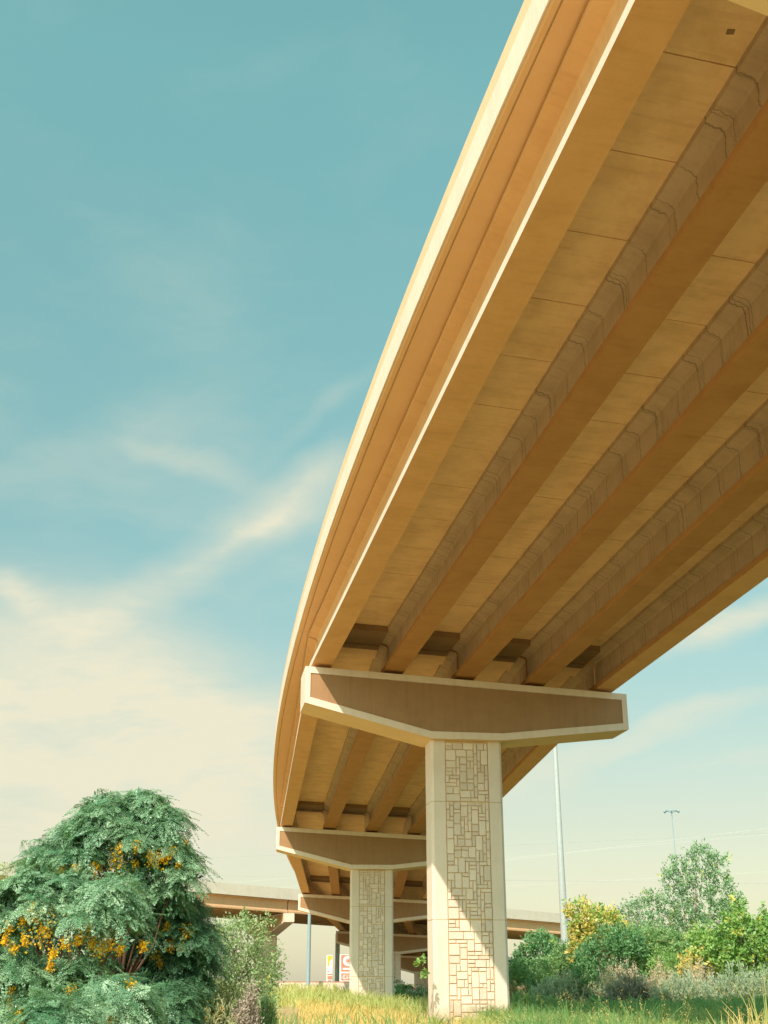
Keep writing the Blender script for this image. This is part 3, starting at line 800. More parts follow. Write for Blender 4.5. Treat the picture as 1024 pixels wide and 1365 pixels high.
def pods(parent, lobes, spots, root, size=.13):
    quads = []; var = []
    for px, py, sc in spots:
        d = pixdir(px, py); o = np.array([0, 0, EYE]); best = None
        for c, r in lobes:
            oo = (o-c)/r; dd = d/r; A = dd@dd; B = 2*oo@dd; C_ = oo@oo-1; disc = B*B-4*A*C_
            if disc > 0:
                t = (-B-math.sqrt(disc))/(2*A); best = t if best is None else min(best, t)
        if best is None: best = min(np.linalg.norm(c-o)/np.linalg.norm(d) for c, r in lobes)
        P0 = o+d*(best-.10/np.linalg.norm(d)); R = size*sc
        n = int(95*sc)+20
        p = P0+RNG.normal(size=(n, 3))*np.array([R*.42, R*.42, R*.62])
        D = unit(RNG.normal(size=(n, 3))*.7+np.array([0, -.1, -.6])); N = unit(RNG.normal(size=(n, 3))+np.array([-.4, -.8, .5]))
        ln = RNG.uniform(.03, .055, n); quads.append(leaf_faces(p, D, N, ln, ln*.75)); var.append(np.clip(RNG.normal(.5, .25, n)+.0, 0, 1)*np.ones(n))
    return np_mesh('seed_pods', np.concatenate(quads), 4, PODS, None, np.concatenate(var))

# the seed pod trees on the left
def seed_tree(base, lob, spots, label, per, mat=LEAF1, r0=.08, fill=(), **kw):
    lobes = lobes_px(lob)
    root = plant('seed_pod_tree', base, label, 'tree', 'trees with yellow seed pods')
    cr = frond_tree('crown', None, lobes, per, mat, **kw)
    fl = lobes+lobes_px(fill)
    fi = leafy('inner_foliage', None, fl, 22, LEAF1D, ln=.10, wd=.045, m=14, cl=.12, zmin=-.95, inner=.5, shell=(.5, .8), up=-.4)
    tr = limbs('trunk', None, base, lobes, BARK, r0, 1)
    ps = pods(None, lobes, spots, root) if spots else None
    finish(root, cr, fi, tr, ps); return root
def domes(lst, cx, cy, sx, sy, Y, dy, ry=.45):
    out = []
    for k, (px, py, rx, rz) in enumerate(lst):
        q = max(0, 1-((px-cx)/sx)**2-((py-cy)/sy)**2)
        out.append((px+random.uniform(-8, 8), py+random.uniform(-6, 6), rx*random.uniform(.7, 1.2), rz*random.uniform(.7, 1.15), Y-dy*math.sqrt(q)+random.uniform(-.3, .3), ry))
    return out
seed_tree(ground_pt(165, 23.5), domes([(150, 1076, 30, 26), (118, 1094, 26, 24), (182, 1087, 28, 26), (214, 1100, 26, 26), (98, 1117, 28, 26), (140, 1110, 34, 28), (178, 1120, 34, 28), (215, 1130, 30, 28), (240, 1142, 20, 26), (72, 1140, 28, 22), (108, 1147, 30, 26), (50, 1162, 26, 18),
    (200, 1160, 28, 24), (238, 1175, 22, 26), (176, 1185, 24, 26), (215, 1200, 28, 28)], 150, 1170, 120, 140, 23.9, .9),
    [(82, 1159, .8), (101, 1158, .75), (129, 1155, 1.0), (157, 1147, 1.45), (160, 1130, .7), (184, 1127, .75), (201, 1139, .7), (207, 1146, 1.1), (219, 1144, .7), (229, 1136, .7), (237, 1152, .4), (181, 1153, .5), (171, 1181, .4), (247, 1123, .35)],
    'tallest tree with silvery drooping fronds and orange seed pods, at the left', 12, r0=.05, fill=[(60, 1240, 100, 60, 24.4, .6), (100, 1300, 90, 60, 24.6, .6), (150, 1180, 80, 60, 24.6, .6), (190, 1260, 90, 70, 25.2, .7), (215, 1320, 80, 60, 25.2, .7)])
seed_tree(ground_pt(235, 24.6), domes([(248, 1216, 22, 26), (190, 1224, 28, 28), (226, 1240, 30, 28), (264, 1250, 24, 28), (200, 1266, 32, 28), (242, 1282, 34, 30), (168, 1272, 28, 28), (274, 1288, 18, 24), (210, 1312, 38, 32), (168, 1318, 38, 32), (252, 1318, 26, 26)], 220, 1265, 70, 90, 24.6, .6),
    [(223, 1234, .6), (248, 1243, .9), (229, 1258, .8), (209, 1273, .8), (241, 1262, .5), (214, 1284, .5)],
    'deep green drooping tree with few pods, right of and below the tallest silvery one', 13, LEAF1D, r0=.05, fill=[(215, 1280, 60, 60, 25.2, .6)])
seed_tree(ground_pt(95, 20.5), domes([(35, 1188, 26, 18), (68, 1181, 26, 18), (102, 1186, 26, 18), (8, 1205, 28, 22), (45, 1206, 28, 20), (84, 1203, 28, 18), (117, 1203, 26, 18), (142, 1195, 22, 18), (162, 1211, 28, 24), (137, 1222, 24, 20), (178, 1230, 18, 20), (-12, 1222, 26, 30), (14, 1236, 22, 18), (103, 1222, 18, 14),
    (8, 1292, 28, 24), (36, 1302, 24, 22), (-15, 1282, 28, 30), (20, 1328, 30, 24), (52, 1338, 28, 22), (88, 1310, 28, 20), (118, 1300, 22, 18)], 70, 1240, 130, 110, 20.8, .7),
    [(44, 1211, .6), (49, 1221, .8), (58, 1240, 1.4), (67, 1213, .7), (88, 1212, .55), (31, 1228, .7), (10, 1237, .6), (6, 1252, .55), (118, 1230, .9), (106, 1252, .7), (122, 1257, .7), (88, 1257, .8), (136, 1263, 1.0), (70, 1270, .6), (67, 1287, .5), (33, 1253, .7), (160, 1265, .6), (191, 1260, .6), (15, 1322, .5), (14, 1338, .5), (18, 1264, .5), (148, 1258, .6)],
    'broad front seed pod tree at the lower left edge with pale fronds over reddish trunks', 11, r0=.05, fill=[(80, 1270, 110, 70, 22.3, .5), (30, 1260, 80, 60, 22.0, .5), (60, 1345, 120, 50, 21.8, .6), (180, 1340, 60, 50, 22, .5)])
seed_tree(ground_pt(150, 18.0), [(150, 1338, 42, 34, 18, .5), (152, 1372, 50, 40, 18, .5)], [(174, 1316, .5), (148, 1361, .7), (115, 1350, .6), (105, 1358, .6), (94, 1318, .5)], 'low umbrella shaped seed pod sapling at the bottom, right of the lowest clump', 22, r0=.02)
seed_tree(ground_pt(75, 16.5), [(75, 1362, 42, 28, 16.5, .5), (70, 1395, 50, 40, 16.5, .5)], [(28, 1358, .8)], 'lowest small seed pod sapling cut off by the bottom edge, at far left', 24, r0=.02)
seed_tree(ground_pt(218, 19.5), [(215, 1345, 36, 30, 19.5, .4), (225, 1385, 50, 40, 19.5, .5)], [], 'small dark frond sapling without pods between the seed pod trees and pale feathery shrubs', 22, LEAF1D, r0=.02)

KT = 2.15          # the right-hand thicket stands beyond the ramp's shadow
def far(lob, Y): return [(a, b, c, d, y*KT, r*KT*.8) for a, b, c, d, y, r in lob], Y*KT
def bush(name, label, cat, lob, mat, Y, px, per=26, group=None, bark=BARKG, r0=.05, forks=3, **kw):
    if px > 680:
        lob, Y = far(lob, Y); per /= KT**2*.8; r0 *= 1.6
        for k, dflt in (('ln', .07), ('wd', .035), ('cl', .16)): kw[k] = kw.get(k, dflt)*KT*.9
    base = ground_pt(px, Y); lobes = lobes_px(lob)
    root = plant(name, base, label, cat, group)
    cr = leafy('crown', None, lobes, per, mat, **kw); tr = limbs('trunk', None, base, lobes, bark, r0, forks)
    finish(root, cr, tr); return root
bush('broadleaf_tree', 'green treetop peeping out at the left frame edge behind the seed pod tree', 'tree', [(-8, 1172, 26, 24, 46, .9), (-20, 1210, 40, 50, 46, 1.2), (8, 1190, 16, 20, 46, .5)], LEAF2, 46, -12, per=14)
bush('leafy_shrub', 'tall olive green loose leaved shrub in front of the straight overpass pier', 'shrub', [(322, 1262, 38, 34, 30, .7), (285, 1285, 40, 40, 30, .8), (345, 1290, 30, 34, 30, .7), (318, 1240, 16, 14, 30, .3), (320, 1315, 50, 36, 30, .8), (362, 1300, 14, 18, 30, .3), (300, 1255, 20, 20, 30, .4), (330, 1338, 40, 30, 29.5, .6)], LEAF2, 30, 318, per=38, ln=.085, wd=.034, m=12, cl=.17, forks=5)
bush('leafy_sprig', 'thin leafy shoot poking up in front of the slanted overpass cap', 'shrub', [(359, 1226, 7, 8, 29, .12), (353, 1240, 3, 14, 29, .05)], LEAF2, 29, 350, per=60, ln=.08, wd=.035, m=8, cl=.08, r0=.015, forks=1)
bush('leafy_sprig', 'thin pale shoot rising from the top of the olive green shrub', 'shrub', [(323, 1218, 5, 6, 29, .1), (325, 1230, 4, 10, 29, .08)], LEAF2, 29, 324, per=60, ln=.08, wd=.035, m=8, cl=.08, r0=.015, forks=1)
bush('leafy_sprig', 'pale green sapling with a few broad leaves against the left side of the nearest column', 'sapling', [(562, 1282, 5, 6, 46.2, .14), (565, 1300, 3, 8, 46.2, .08)], LEAF5, 46.2, 566, per=30, ln=.17, wd=.10, m=5, cl=.10, r0=.015, forks=1)
# right-hand side
bush('airy_tree', 'tallest airy silver green tree on the right, sky showing through its crown', 'tree', [(935, 1142, 20, 13, 42, .4), (955, 1150, 16, 16, 42, .4), (908, 1158, 17, 14, 42, .4), (940, 1168, 18, 13, 42, .4), (890, 1168, 8, 14, 42, .3), (920, 1180, 18, 12, 42, .4), (962, 1182, 16, 16, 42, .4), (897, 1190, 17, 14, 42, .4), (940, 1200, 20, 14, 42, .5), (868, 1200, 10, 11, 42, .3), (882, 1212, 20, 14, 42, .5), (975, 1202, 13, 16, 42, .4), (912, 1218, 22, 16, 42, .5), (955, 1222, 26, 16, 42, .6), (878, 1234, 20, 16, 42, .5), (925, 1240, 30, 20, 42, .7), (980, 1228, 16, 18, 42, .5)], LEAF3, 42, 925, per=17, ln=.13, wd=.055, m=12, cl=.19, inner=.3, forks=1, r0=.05, tipfrac=.03)
bush('yellow_shrub', 'yellow and orange leaved shrub right beside the tall light pole', 'shrub', [(775, 1228, 17, 26, 40, .6), (800, 1232, 26, 22, 40, .7), (820, 1240, 18, 18, 40, .5), (788, 1250, 26, 22, 40, .6), (772, 1268, 14, 20, 40, .4), (765, 1215, 8, 14, 40, .3)], LEAF4, 40, 790, per=24, ln=.14, wd=.08, m=10, cl=.17, tipfrac=.42)
bush('round_shrub', 'rounded dark green shrub between the nearest column and the light pole', 'shrub', [(720, 1268, 26, 22, 46, .8), (700, 1280, 14, 14, 46, .5), (738, 1280, 20, 16, 46, .6), (716, 1296, 36, 22, 46, .8), (720, 1253, 8, 9, 46, .3)], LEAF6, 46, 720, per=26, ln=.15, wd=.07, m=12, cl=.17, tipfrac=.02)
bush('slender_tree', 'slender pale grey green tree behind the yellow shrub', 'tree', [(840, 1215, 12, 18, 45, .4), (852, 1210, 8, 16, 45, .3), (832, 1228, 12, 18, 45, .4), (845, 1240, 20, 24, 45, .6)], LEAF3, 45, 843, per=18, ln=.12, wd=.045, m=11, cl=.2)
bush('green_shrub', 'dense mid green shrub below the yellow leaves', 'shrub', [(812, 1270, 30, 30, 38, .8), (838, 1262, 24, 26, 38, .7), (802, 1285, 34, 26, 38, .7), (790, 1300, 30, 20, 38, .6)], LEAF6, 38, 812, per=34, ln=.10, wd=.05, m=13, cl=.15)
bush('green_shrub', 'olive green shrub in front of the airy tree trunk', 'shrub', [(875, 1262, 36, 26, 38.5, .8), (850, 1275, 24, 28, 38.5, .7), (905, 1270, 24, 22, 38.5, .7), (870, 1290, 46, 24, 38.5, .8)], LEAF7, 38.5, 875, per=36, ln=.10, wd=.05, m=13, cl=.16, tipfrac=.05)
bush('green_shrub', 'bright green small shrub in front of the olive shrub', 'shrub', [(888, 1285, 18, 16, 35, .5), (888, 1300, 22, 16, 35, .5)], LEAF5, 35, 888, per=36, ln=.09, wd=.035, m=13, cl=.14)
bush('vine_shrub', 'lush yellow green vine covered shrub at the right frame edge', 'shrub', [(985, 1245, 30, 26, 34, .7), (1010, 1262, 30, 34, 34, .8), (965, 1270, 28, 26, 34, .7), (1000, 1290, 40, 24, 34, .7), (1020, 1235, 8, 26, 34, .25), (985, 1212, 6, 16, 34, .2), (1040, 1280, 40, 50, 34, .8), (940, 1265, 22, 26, 35, .5)], LEAF5, 34, 995, per=30, ln=.12, wd=.07, m=12, cl=.16, tipfrac=.07)
bush('yellow_shrub', 'low yellow and green shrub under the airy tree', 'shrub', [(930, 1282, 24, 14, 34.5, .5), (948, 1292, 24, 16, 34.5, .5), (920, 1292, 14, 12, 34.5, .4)], LEAF4, 34.5, 938, per=24, ln=.10, wd=.06, m=11, cl=.14, tipfrac=.35)
bush('green_shrub', 'dark teal shrub filling the gap behind the pink seed heads', 'shrub', [(745, 1298, 34, 20, 43, .7), (775, 1300, 30, 22, 43, .7), (690, 1305, 22, 24, 44, .6)], LEAF7, 43, 755, per=34, ln=.11, wd=.05, m=12, cl=.16)
bush('green_shrub', 'wide deep green hedge like shrub behind the vine covered shrub', 'shrub', [(960, 1290, 60, 34, 47, .8), (1030, 1290, 60, 40, 47, .9), (900, 1300, 60, 30, 47, .8)], LEAF7, 47, 965, per=22, ln=.14, wd=.07, m=13, cl=.2)
bush('green_shrub', 'wide low green shrub along the foot of the thicket behind the feathery shrubs', 'shrub', [(840, 1310, 70, 26, 43, .8), (770, 1318, 70, 24, 43, .8), (920, 1315, 60, 24, 43, .8), (1000, 1318, 60, 24, 43, .8)], LEAF6, 43, 850, per=22, ln=.13, wd=.06, m=13, cl=.18)
bush('shade_shrub', 'low dark shrub under the ramp between the two stone columns', 'shrub', [(538, 1328, 16, 10, 88, .9), (560, 1330, 14, 9, 88, .9), (528, 1322, 8, 10, 88, .6)], LEAF6, 88, 548, per=7, ln=.22, wd=.10, m=12, cl=.3)

def feather(name, label, cat, lob, mat, n_st, Y, px, ln=.11, wd=.02, m=34, spread=.5, group=None, heads=None, arch=.25):
    """many fine upright stems, each lined with thin narrow leaves"""
    K_ = 1.0
    if px > 680: lob, Y = far(lob, Y); K_ = KT*.85; ln *= K_; wd *= K_
    base = ground_pt(px, Y)
    root = plant(name, base, label, cat, group)
    quads = []; var = []; hq = []; hv = []; sq_ = []
    for lx, ly, rx, ry_, YY, rd_ in lob:
        c = at(lx, ly, YY); k = dist_scale(c); top = c[2]+ry_*k; rxm = rx*k
        n = n_st
        bx = c[0]+RNG.normal(size=n)*rxm*.28; by = YY+RNG.normal(size=n)*rd_*.35
        ang = RNG.uniform(0, 2*math.pi, n); rr = np.sqrt(RNG.random(n))
        tx = c[0]+np.cos(ang)*rr*rxm; ty = YY+np.sin(ang)*rr*rd_
        zg = np.array([gh(x, y) for x, y in zip(bx, by)])
        th = zg+(top-zg)*(1-.38*rr**1.6)*RNG.uniform(.55, 1.1, n)
        B = np.stack([bx, by, zg], 1); T = np.stack([tx, ty, th], 1)
        M = (B+T)/2+np.array([0, 0, 1])*(arch*np.linalg.norm((T-B)[:, :2], axis=1))[:, None]
        t = RNG.uniform(.25, 1, (n, m, 1))
        p = B[:, None]*(1-t)**2+2*M[:, None]*t*(1-t)+T[:, None]*t*t
        d = unit((T-B))[:, None]*.9+RNG.normal(size=(n, m, 3))*.45
        N = unit(RNG.normal(size=(n, m, 3))*.6+np.array([-.3, -.7, .6]))
        s = RNG.uniform(.6, 1.3, (n, m))
        quads.append(leaf_faces(p, d, N, ln*s, wd*s).reshape(-1, 4, 3))
        va = np.clip(RNG.normal(.45, .2, (n, 1))+RNG.normal(size=(n, m))*.12, 0, .87); va = np.where(RNG.random((n, 1)) < .06, .95, va)
        var.append(va.reshape(-1))
        # the stems themselves
        ts = np.array([0, .35, .7, 1.0])[None, :, None]
        q = B[:, None]*(1-ts)**2+2*M[:, None]*ts*(1-ts)+T[:, None]*ts*ts
        w = np.array([.007, .006, .005, .002])[None, :, None]*np.array([1, .3, 0])
        sq_.append(np.stack([q[:, :-1]-w[:, :-1], q[:, :-1]+w[:, :-1], q[:, 1:]+w[:, 1:], q[:, 1:]-w[:, 1:]], axis=2).reshape(-1, 4, 3))
        if heads:
            sel = RNG.random(n) < heads[1]
            hp = T[sel]; mm = 22
            p2 = hp[:, None]+RNG.normal(size=(len(hp), mm, 3))*np.array([.035, .035, .09])*K_
            D2 = unit(RNG.normal(size=(len(hp), mm, 3))*.6+np.array([0, 0, .7])); N2 = unit(RNG.normal(size=(len(hp), mm, 3)))
            l2 = RNG.uniform(.03, .07, (len(hp), mm))*K_; hq.append(leaf_faces(p2, D2, N2, l2, l2*.5).reshape(-1, 4, 3)); hv.append(RNG.random(len(hp)*mm))
    a = np_mesh('foliage', np.concatenate(quads), 4, mat, None, np.concatenate(var))
    b = np_mesh('stems', np.concatenate(sq_), 4, BARKG, None, np.full(sum(len(x) for x in sq_), .5))
    c = np_mesh('seed_heads', np.concatenate(hq), 4, heads[0], None, np.concatenate(hv)) if heads and hq and sum(len(x) for x in hq) else None
    finish(root, a, b, c); return root
bush('green_shrub', 'loose olive shrub rising between the yellow shrub and the airy tree', 'shrub', [(845, 1250, 14, 20, 40, .5), (858, 1262, 18, 18, 40, .5), (830, 1262, 14, 20, 40, .5), (850, 1285, 30, 20, 40, .6)], LEAF2, 40, 846, per=26, ln=.11, wd=.045, m=12, cl=.18)
bush('green_shrub', 'ragged bright green shrub at the foot of the light pole', 'shrub', [(752, 1272, 12, 14, 41, .4), (765, 1285, 18, 14, 41, .5), (740, 1290, 18, 12, 41, .5), (778, 1292, 16, 12, 41, .4)], LEAF7, 41, 757, per=26, ln=.11, wd=.05, m=12, cl=.17)
bush('green_shrub', 'small leafy shrub with yellowing tips left of the vine covered shrub', 'shrub', [(945, 1258, 14, 18, 37, .4), (932, 1250, 12, 12, 37, .4), (958, 1278, 18, 16, 37, .5)], LEAF2, 37, 944, per=30, ln=.11, wd=.05, m=12, cl=.16, tipfrac=.12)
feather('low_weed', 'low dark weeds in the ramp shadow right beside the nearest column', 'weed', [(708, 1338, 26, 12, 27, .5), (740, 1340, 26, 10, 27, .5), (690, 1335, 16, 14, 28, .4)], LEAF7, 90, 27, 715, ln=.09, wd=.03, m=24)
feather('low_weed', 'low dark weeds in the ramp shadow below the purple brown shrub', 'weed', [(800, 1342, 30, 12, 26, .5), (845, 1345, 34, 14, 26, .5), (880, 1345, 26, 12, 26, .5)], LEAF6, 100, 26, 838, ln=.09, wd=.03, m=26)
feather('low_weed', 'low dark weeds in the ramp shadow at the right frame edge', 'weed', [(930, 1345, 34, 14, 25, .5), (980, 1345, 36, 14, 25, .5), (1025, 1345, 30, 16, 25, .5)], LEAF7, 100, 25, 972, ln=.09, wd=.03, m=26)
feather('feathery_shrub', 'large pale yellow green feathery shrub right of the dark frond sapling', 'shrub', [(285, 1335, 46, 36, 25, .7), (258, 1340, 40, 40, 25, .7), (310, 1345, 34, 34, 25, .6), (285, 1362, 60, 30, 24, .7)], FEATH, 170, 25, 285, ln=.09, wd=.018, m=44)
feather('feathery_shrub', 'grey green feathery shrub tucked under the dark fronds, left of the pale one', 'shrub', [(236, 1312, 26, 22, 26.5, .5), (225, 1335, 30, 28, 26, .5)], FEATHG, 130, 26.5, 232, ln=.09, wd=.02, m=38)
feather('dry_weed', 'leafless grey dry weed beside the dirt path at lower left', 'weed', [(334, 1338, 16, 20, 24, .3), (326, 1355, 18, 18, 24, .3)], DRYW, 110, 24, 332, ln=.06, wd=.014, m=26, heads=(DRYW, .6))
feather('leafy_shrub', 'small leafy green shrub at the edge of the dirt path', 'shrub', [(352, 1330, 18, 22, 27, .4), (350, 1348, 16, 16, 27, .4)], LEAF7, 80, 27, 351, ln=.09, wd=.03, m=36)
feather('seed_head_weed', 'clump of pink seed heads in front of the rounded dark green shrub', 'weed', [(703, 1306, 22, 14, 48, .5), (722, 1300, 22, 16, 48, .5), (742, 1306, 20, 12, 48, .5), (690, 1312, 16, 10, 48, .4)], FEATHG, 120, 48, 714, ln=.08, wd=.026, m=20, heads=(PINK, 1.0))
feather('seed_head_weed', 'small pink tan weed clump in front of the dense mid green shrub', 'weed', [(822, 1305, 22, 18, 35, .4), (838, 1297, 16, 18, 35, .4)], FEATHG, 90, 35, 828, ln=.08, wd=.024, m=24, heads=(PINK, .7))
feather('seed_head_weed', 'pink tan weed clump below the low yellow shrub', 'weed', [(926, 1302, 26, 22, 32.5, .4), (880, 1300, 20, 16, 32.5, .4)], FEATHG, 90, 32.5, 915, ln=.075, wd=.022, m=22, heads=(PINK, .8))
feather('feathery_shrub', 'grey green feathery shrub in front of the light pole base', 'shrub', [(765, 1318, 32, 26, 38, .6), (735, 1325, 30, 22, 38, .6), (792, 1318, 26, 26, 38, .6)], FEATHG, 150, 38, 762, ln=.11, wd=.026, m=36)
feather('feathery_shrub', 'dull purple brown feathery shrub left of centre in the right hand thicket', 'shrub', [(842, 1322, 32, 30, 33, .6), (866, 1330, 26, 22, 33, .5), (825, 1335, 24, 22, 33, .5)], FEATHD, 170, 33, 845, ln=.09, wd=.022, m=38)
feather('feathery_shrub', 'grey green wide feathery shrub below the vine covered shrub', 'shrub', [(985, 1318, 36, 32, 31, .7), (960, 1325, 30, 26, 31, .6), (1015, 1320, 30, 30, 31, .6), (1050, 1330, 40, 40, 31, .7)], FEATHG, 150, 31, 988, ln=.09, wd=.021, m=38)
feather('feathery_shrub', 'pale green feathery shrub between the purple brown shrub and the wide one', 'shrub', [(912, 1318, 32, 26, 32, .6), (895, 1326, 30, 24, 32, .5), (935, 1330, 26, 22, 32, .5)], FEATHG, 150, 32, 912, ln=.09, wd=.021, m=36)

# grass: blades bent over, base and tip quads
def grass(name, pts, hgt, mat, wd=.03, lean=.45, label=None):
    n = len(pts)
    a = RNG.uniform(0, 2*math.pi, n); d = np.stack([np.cos(a), np.sin(a), np.zeros(n)], 1)
    f = unit(np.stack([RNG.normal(size=n), RNG.normal(size=n)*.35, np.zeros(n)], 1))*1.0
    h = hgt*RNG.uniform(.55, 1.2, n); ln = np.abs(RNG.normal(size=n))*lean*h
    w = wd*RNG.uniform(.6, 1.3, n)
    b = pts; m = b+np.stack([d[:, 0]*ln*.3, d[:, 1]*ln*.3, h*.6], 1); t = b+np.stack([d[:, 0]*ln, d[:, 1]*ln, h*(1-.18*lean)], 1)
    s = f*w[:, None]*.5
    q1 = np.stack([b-s, b+s, m+s*.8, m-s*.8], 1); q2 = np.stack([m-s*.8, m+s*.8, t+s*.12, t-s*.12], 1)
    v = np.clip(RNG.normal(.45, .22, n), 0, 1)
    o = np_mesh(name, np.concatenate([q1, q2]), 4, mat, None, np.concatenate([v, v]))
    return tag(o, label, None, None, 'stuff')
def scatter(n, ymin, ymax, dens=None, spread=.42):
    y = np.sqrt(RNG.random(n)*(ymax**2-ymin**2)+ymin**2); x = (RNG.random(n)*2-1)*spread*y
    if dens is not None:
        k = RNG.random(n) < dens(x, y); x, y = x[k], y[k]
    z = np.array([gh(a, b) for a, b in zip(x, y)])-.02
    return np.stack([x, y, z], 1)
def vn(x, y, sc, seed):
    r = np.random.default_rng(seed); p = r.uniform(0, 6.28, 6); k = r.normal(size=(6, 2))*sc
    return sum(np.sin(x*k[i, 0]+y*k[i, 1]+p[i]) for i in range(6))/6*1.3+.5
GRASS = foliage('green_grass', (.20, .32, .06), (.42, .52, .13), (.62, .54, .16), rough=.55, trans=.4)
GRASSP = foliage('pale_tall_grass', (.40, .46, .15), (.64, .64, .26), (.76, .60, .24), rough=.6, trans=.4)
GRASSD = foliage('dry_grass', (.66, .48, .17), (.84, .66, .28), (.58, .56, .18), rough=.7, trans=.35)
GRASSG = foliage('lush_green_grass', (.11, .25, .09), (.27, .44, .15), (.56, .56, .19), rough=.5, trans=.4)
in_path = lambda x, y: (np.abs(x+.088*y) < 1.35) & (y < 63)
grass('pale_tall_grass', scatter(60000, 56, 92, lambda x, y: np.where((x > -15) & (x < 5), np.clip(vn(x, y, .5, 1)+.25, 0, 1)*np.clip((y-59)/6, .0, 1), .35*vn(x, y, .3, 2))), .85, GRASSP, .045, .5)
grass('green_grass', scatter(52000, 46, 92, lambda x, y: np.clip(vn(x, y, .4, 3)-.05, 0, 1)*np.where(in_path(x, y), .02, np.where((x < 2.5) & (y < 62), .14, 1))), .60, GRASS, .042, .55)
grass('dry_grass', scatter(60000, 34, 66, lambda x, y: np.where(in_path(x, y), .06, np.where((x > -9) & (x < 2.5), .95, .4*vn(x, y, .5, 4)))), .38, GRASSD, .034, .6)
grass('lush_green_grass', scatter(60000, 28, 52, lambda x, y: np.where(x > 3.4, np.clip(vn(x, y, .6, 5)+.2, 0, 1), np.where((x < -6.5) & ~in_path(x, y), .35, .03))), .82, GRASSG, .034, .6)
grass('dry_bank_grass', scatter(30000, 34, 48, lambda x, y: np.where((x > 2.5) & (x < 11), np.clip(vn(x, y, .8, 6), 0, 1), 0)), .55, GRASSD, .034, .55)
grass('pale_bank_grass', scatter(40000, 30, 44, lambda x, y: np.where((x > 2.5) & (x < 11), np.clip(vn(x, y, .9, 7)-.1, 0, 1), 0)), .72, GRASSP, .03, .6)
grass('dry_field_grass', scatter(30000, 90, 200, lambda x, y: .9*np.ones_like(x)), .7, GRASSP, .10, .5)
# tall seeding grass stalks in the right foreground, each tuft a thing
def tuft(px, pyt, Y, n, label, mat=GRASSG, lean=.5):
    base = ground_pt(px, Y); top = at(px, pyt, Y)[2]-base[2]
    root = plant('grass_tuft', base, label, 'grass tuft', 'tall grass tufts')
    a = RNG.uniform(0, 2*math.pi, n); r = np.abs(RNG.normal(size=n))*.12
    b = np.stack([base[0]+np.cos(a)*r, base[1]+np.sin(a)*r, np.full(n, base[2]-.02)], 1)
    h = top*RNG.uniform(.55, 1.05, n); ln = h*lean*np.abs(RNG.normal(size=n)); d = np.stack([np.cos(a), np.sin(a)*.6, np.zeros(n)], 1)
    K = 6; t = np.linspace(0, 1, K)[None, :, None]
    p = b[:, None]+d[:, None]*(ln[:, None, None]*t**2)+np.array([0, 0, 1.0])*(h[:, None, None]*(t-.28*lean*t**3))
    w = np.array([.012, .014, .013, .011, .007, .002])[None, :, None]*np.array([1., .2, 0])
    V = np.stack([p[:, :-1]-w[:, :-1], p[:, :-1]+w[:, :-1], p[:, 1:]+w[:, 1:], p[:, 1:]-w[:, 1:]], axis=2).reshape(-1, 4, 3)
    o = np_mesh('blades', V, 4, mat, None, np.repeat(np.clip(RNG.normal(.5, .2, n), 0, .87), K-1))
    sel = p[:max(3, n//5), -1]; mm = 26
    q = sel[:, None]+RNG.normal(size=(len(sel), mm, 3))*np.array([.025, .025, .10])
    D = unit(RNG.normal(size=q.shape)*.5+np.array([0, 0, .8])); N = unit(RNG.normal(size=q.shape)); l2 = RNG.uniform(.025, .05, q.shape[:2])
    o2 = np_mesh('seed_heads', leaf_faces(q, D, N, l2*.7, l2*.3).reshape(-1, 4, 3), 4, GRASSD, None, RNG.random(len(sel)*mm))
    finish(root, o, o2)
tuft(846, 1315, 24, 61, 'tall arching grass tuft in front of the purple brown shrub')
tuft(812, 1325, 24.5, 54, 'arching grass tuft in front of the grey green feathery shrub')
tuft(765, 1325, 26, 46, 'slim upright grass tuft nearest the column on the right bank', lean=.35)
tuft(884, 1322, 24, 46, 'leaning grass tuft right of the purple brown shrub', lean=.7)
tuft(985, 1326, 23, 23, 'golden seeding grass tuft under the wide feathery shrub', GRASSD, .3)
tuft(1006, 1320, 23, 18, 'pale seeding grass tuft close to the right frame edge', GRASSD, .3)
tuft(968, 1335, 22.5, 21, 'short seeding grass tuft left of the golden one', GRASSD, .35)
tuft(1018, 1290, 24, 18, 'tallest thin pale stalk at the right frame edge', GRASSP, .15)
tuft(850, 1345, 22, 64, 'low green grass tuft at the bottom below the tall arching one')
tuft(715, 1335, 30, 60, 'bushy green grass tuft at the foot of the pink seed heads')
tuft(792, 1338, 27, 60, 'wide green grass tuft left of the arching one')
tuft(740, 1345, 25, 60, 'low bright grass tuft nearest the bottom edge beside the stone column')
tuft(900, 1345, 22.5, 50, 'dark green grass tuft at the bottom right of the leaning one')
tuft(942, 1348, 22, 40, 'sparse grass tuft at the bottom between the leaning one and the short seeding one')
tuft(582, 1346, 44, 60, 'grass tuft leaning on the left foot of the nearest column', GRASS, .6)
tuft(625, 1350, 44, 70, 'grass tuft in front of the stone panel of the nearest column', GRASSP, .6)
tuft(668, 1340, 44, 70, 'taller grass tuft at the right foot of the nearest column', GRASS, .5)
tuft(480, 1328, 81, 60, 'grass tuft at the foot of the second column', GRASSP, .5)
#__VEG_END__
# ------------------------------------------------------------------ light
SUN_AZ, SUN_EL = math.radians(-158), math.radians(42)
sd = Vector((math.sin(SUN_AZ)*math.cos(SUN_EL), math.cos(SUN_AZ)*math.cos(SUN_EL), math.sin(SUN_EL)))
sun = bpy.data.lights.new('sun', 'SUN'); sun.energy = 4.5; sun.angle = math.radians(.5); sun.color = (1.0, .86, .76)
so = bpy.data.objects.new('sun', sun); COL.objects.link(so); so.rotation_euler = sd.to_track_quat('Z', 'Y').to_euler(); so.location = (-20, -40, 60)

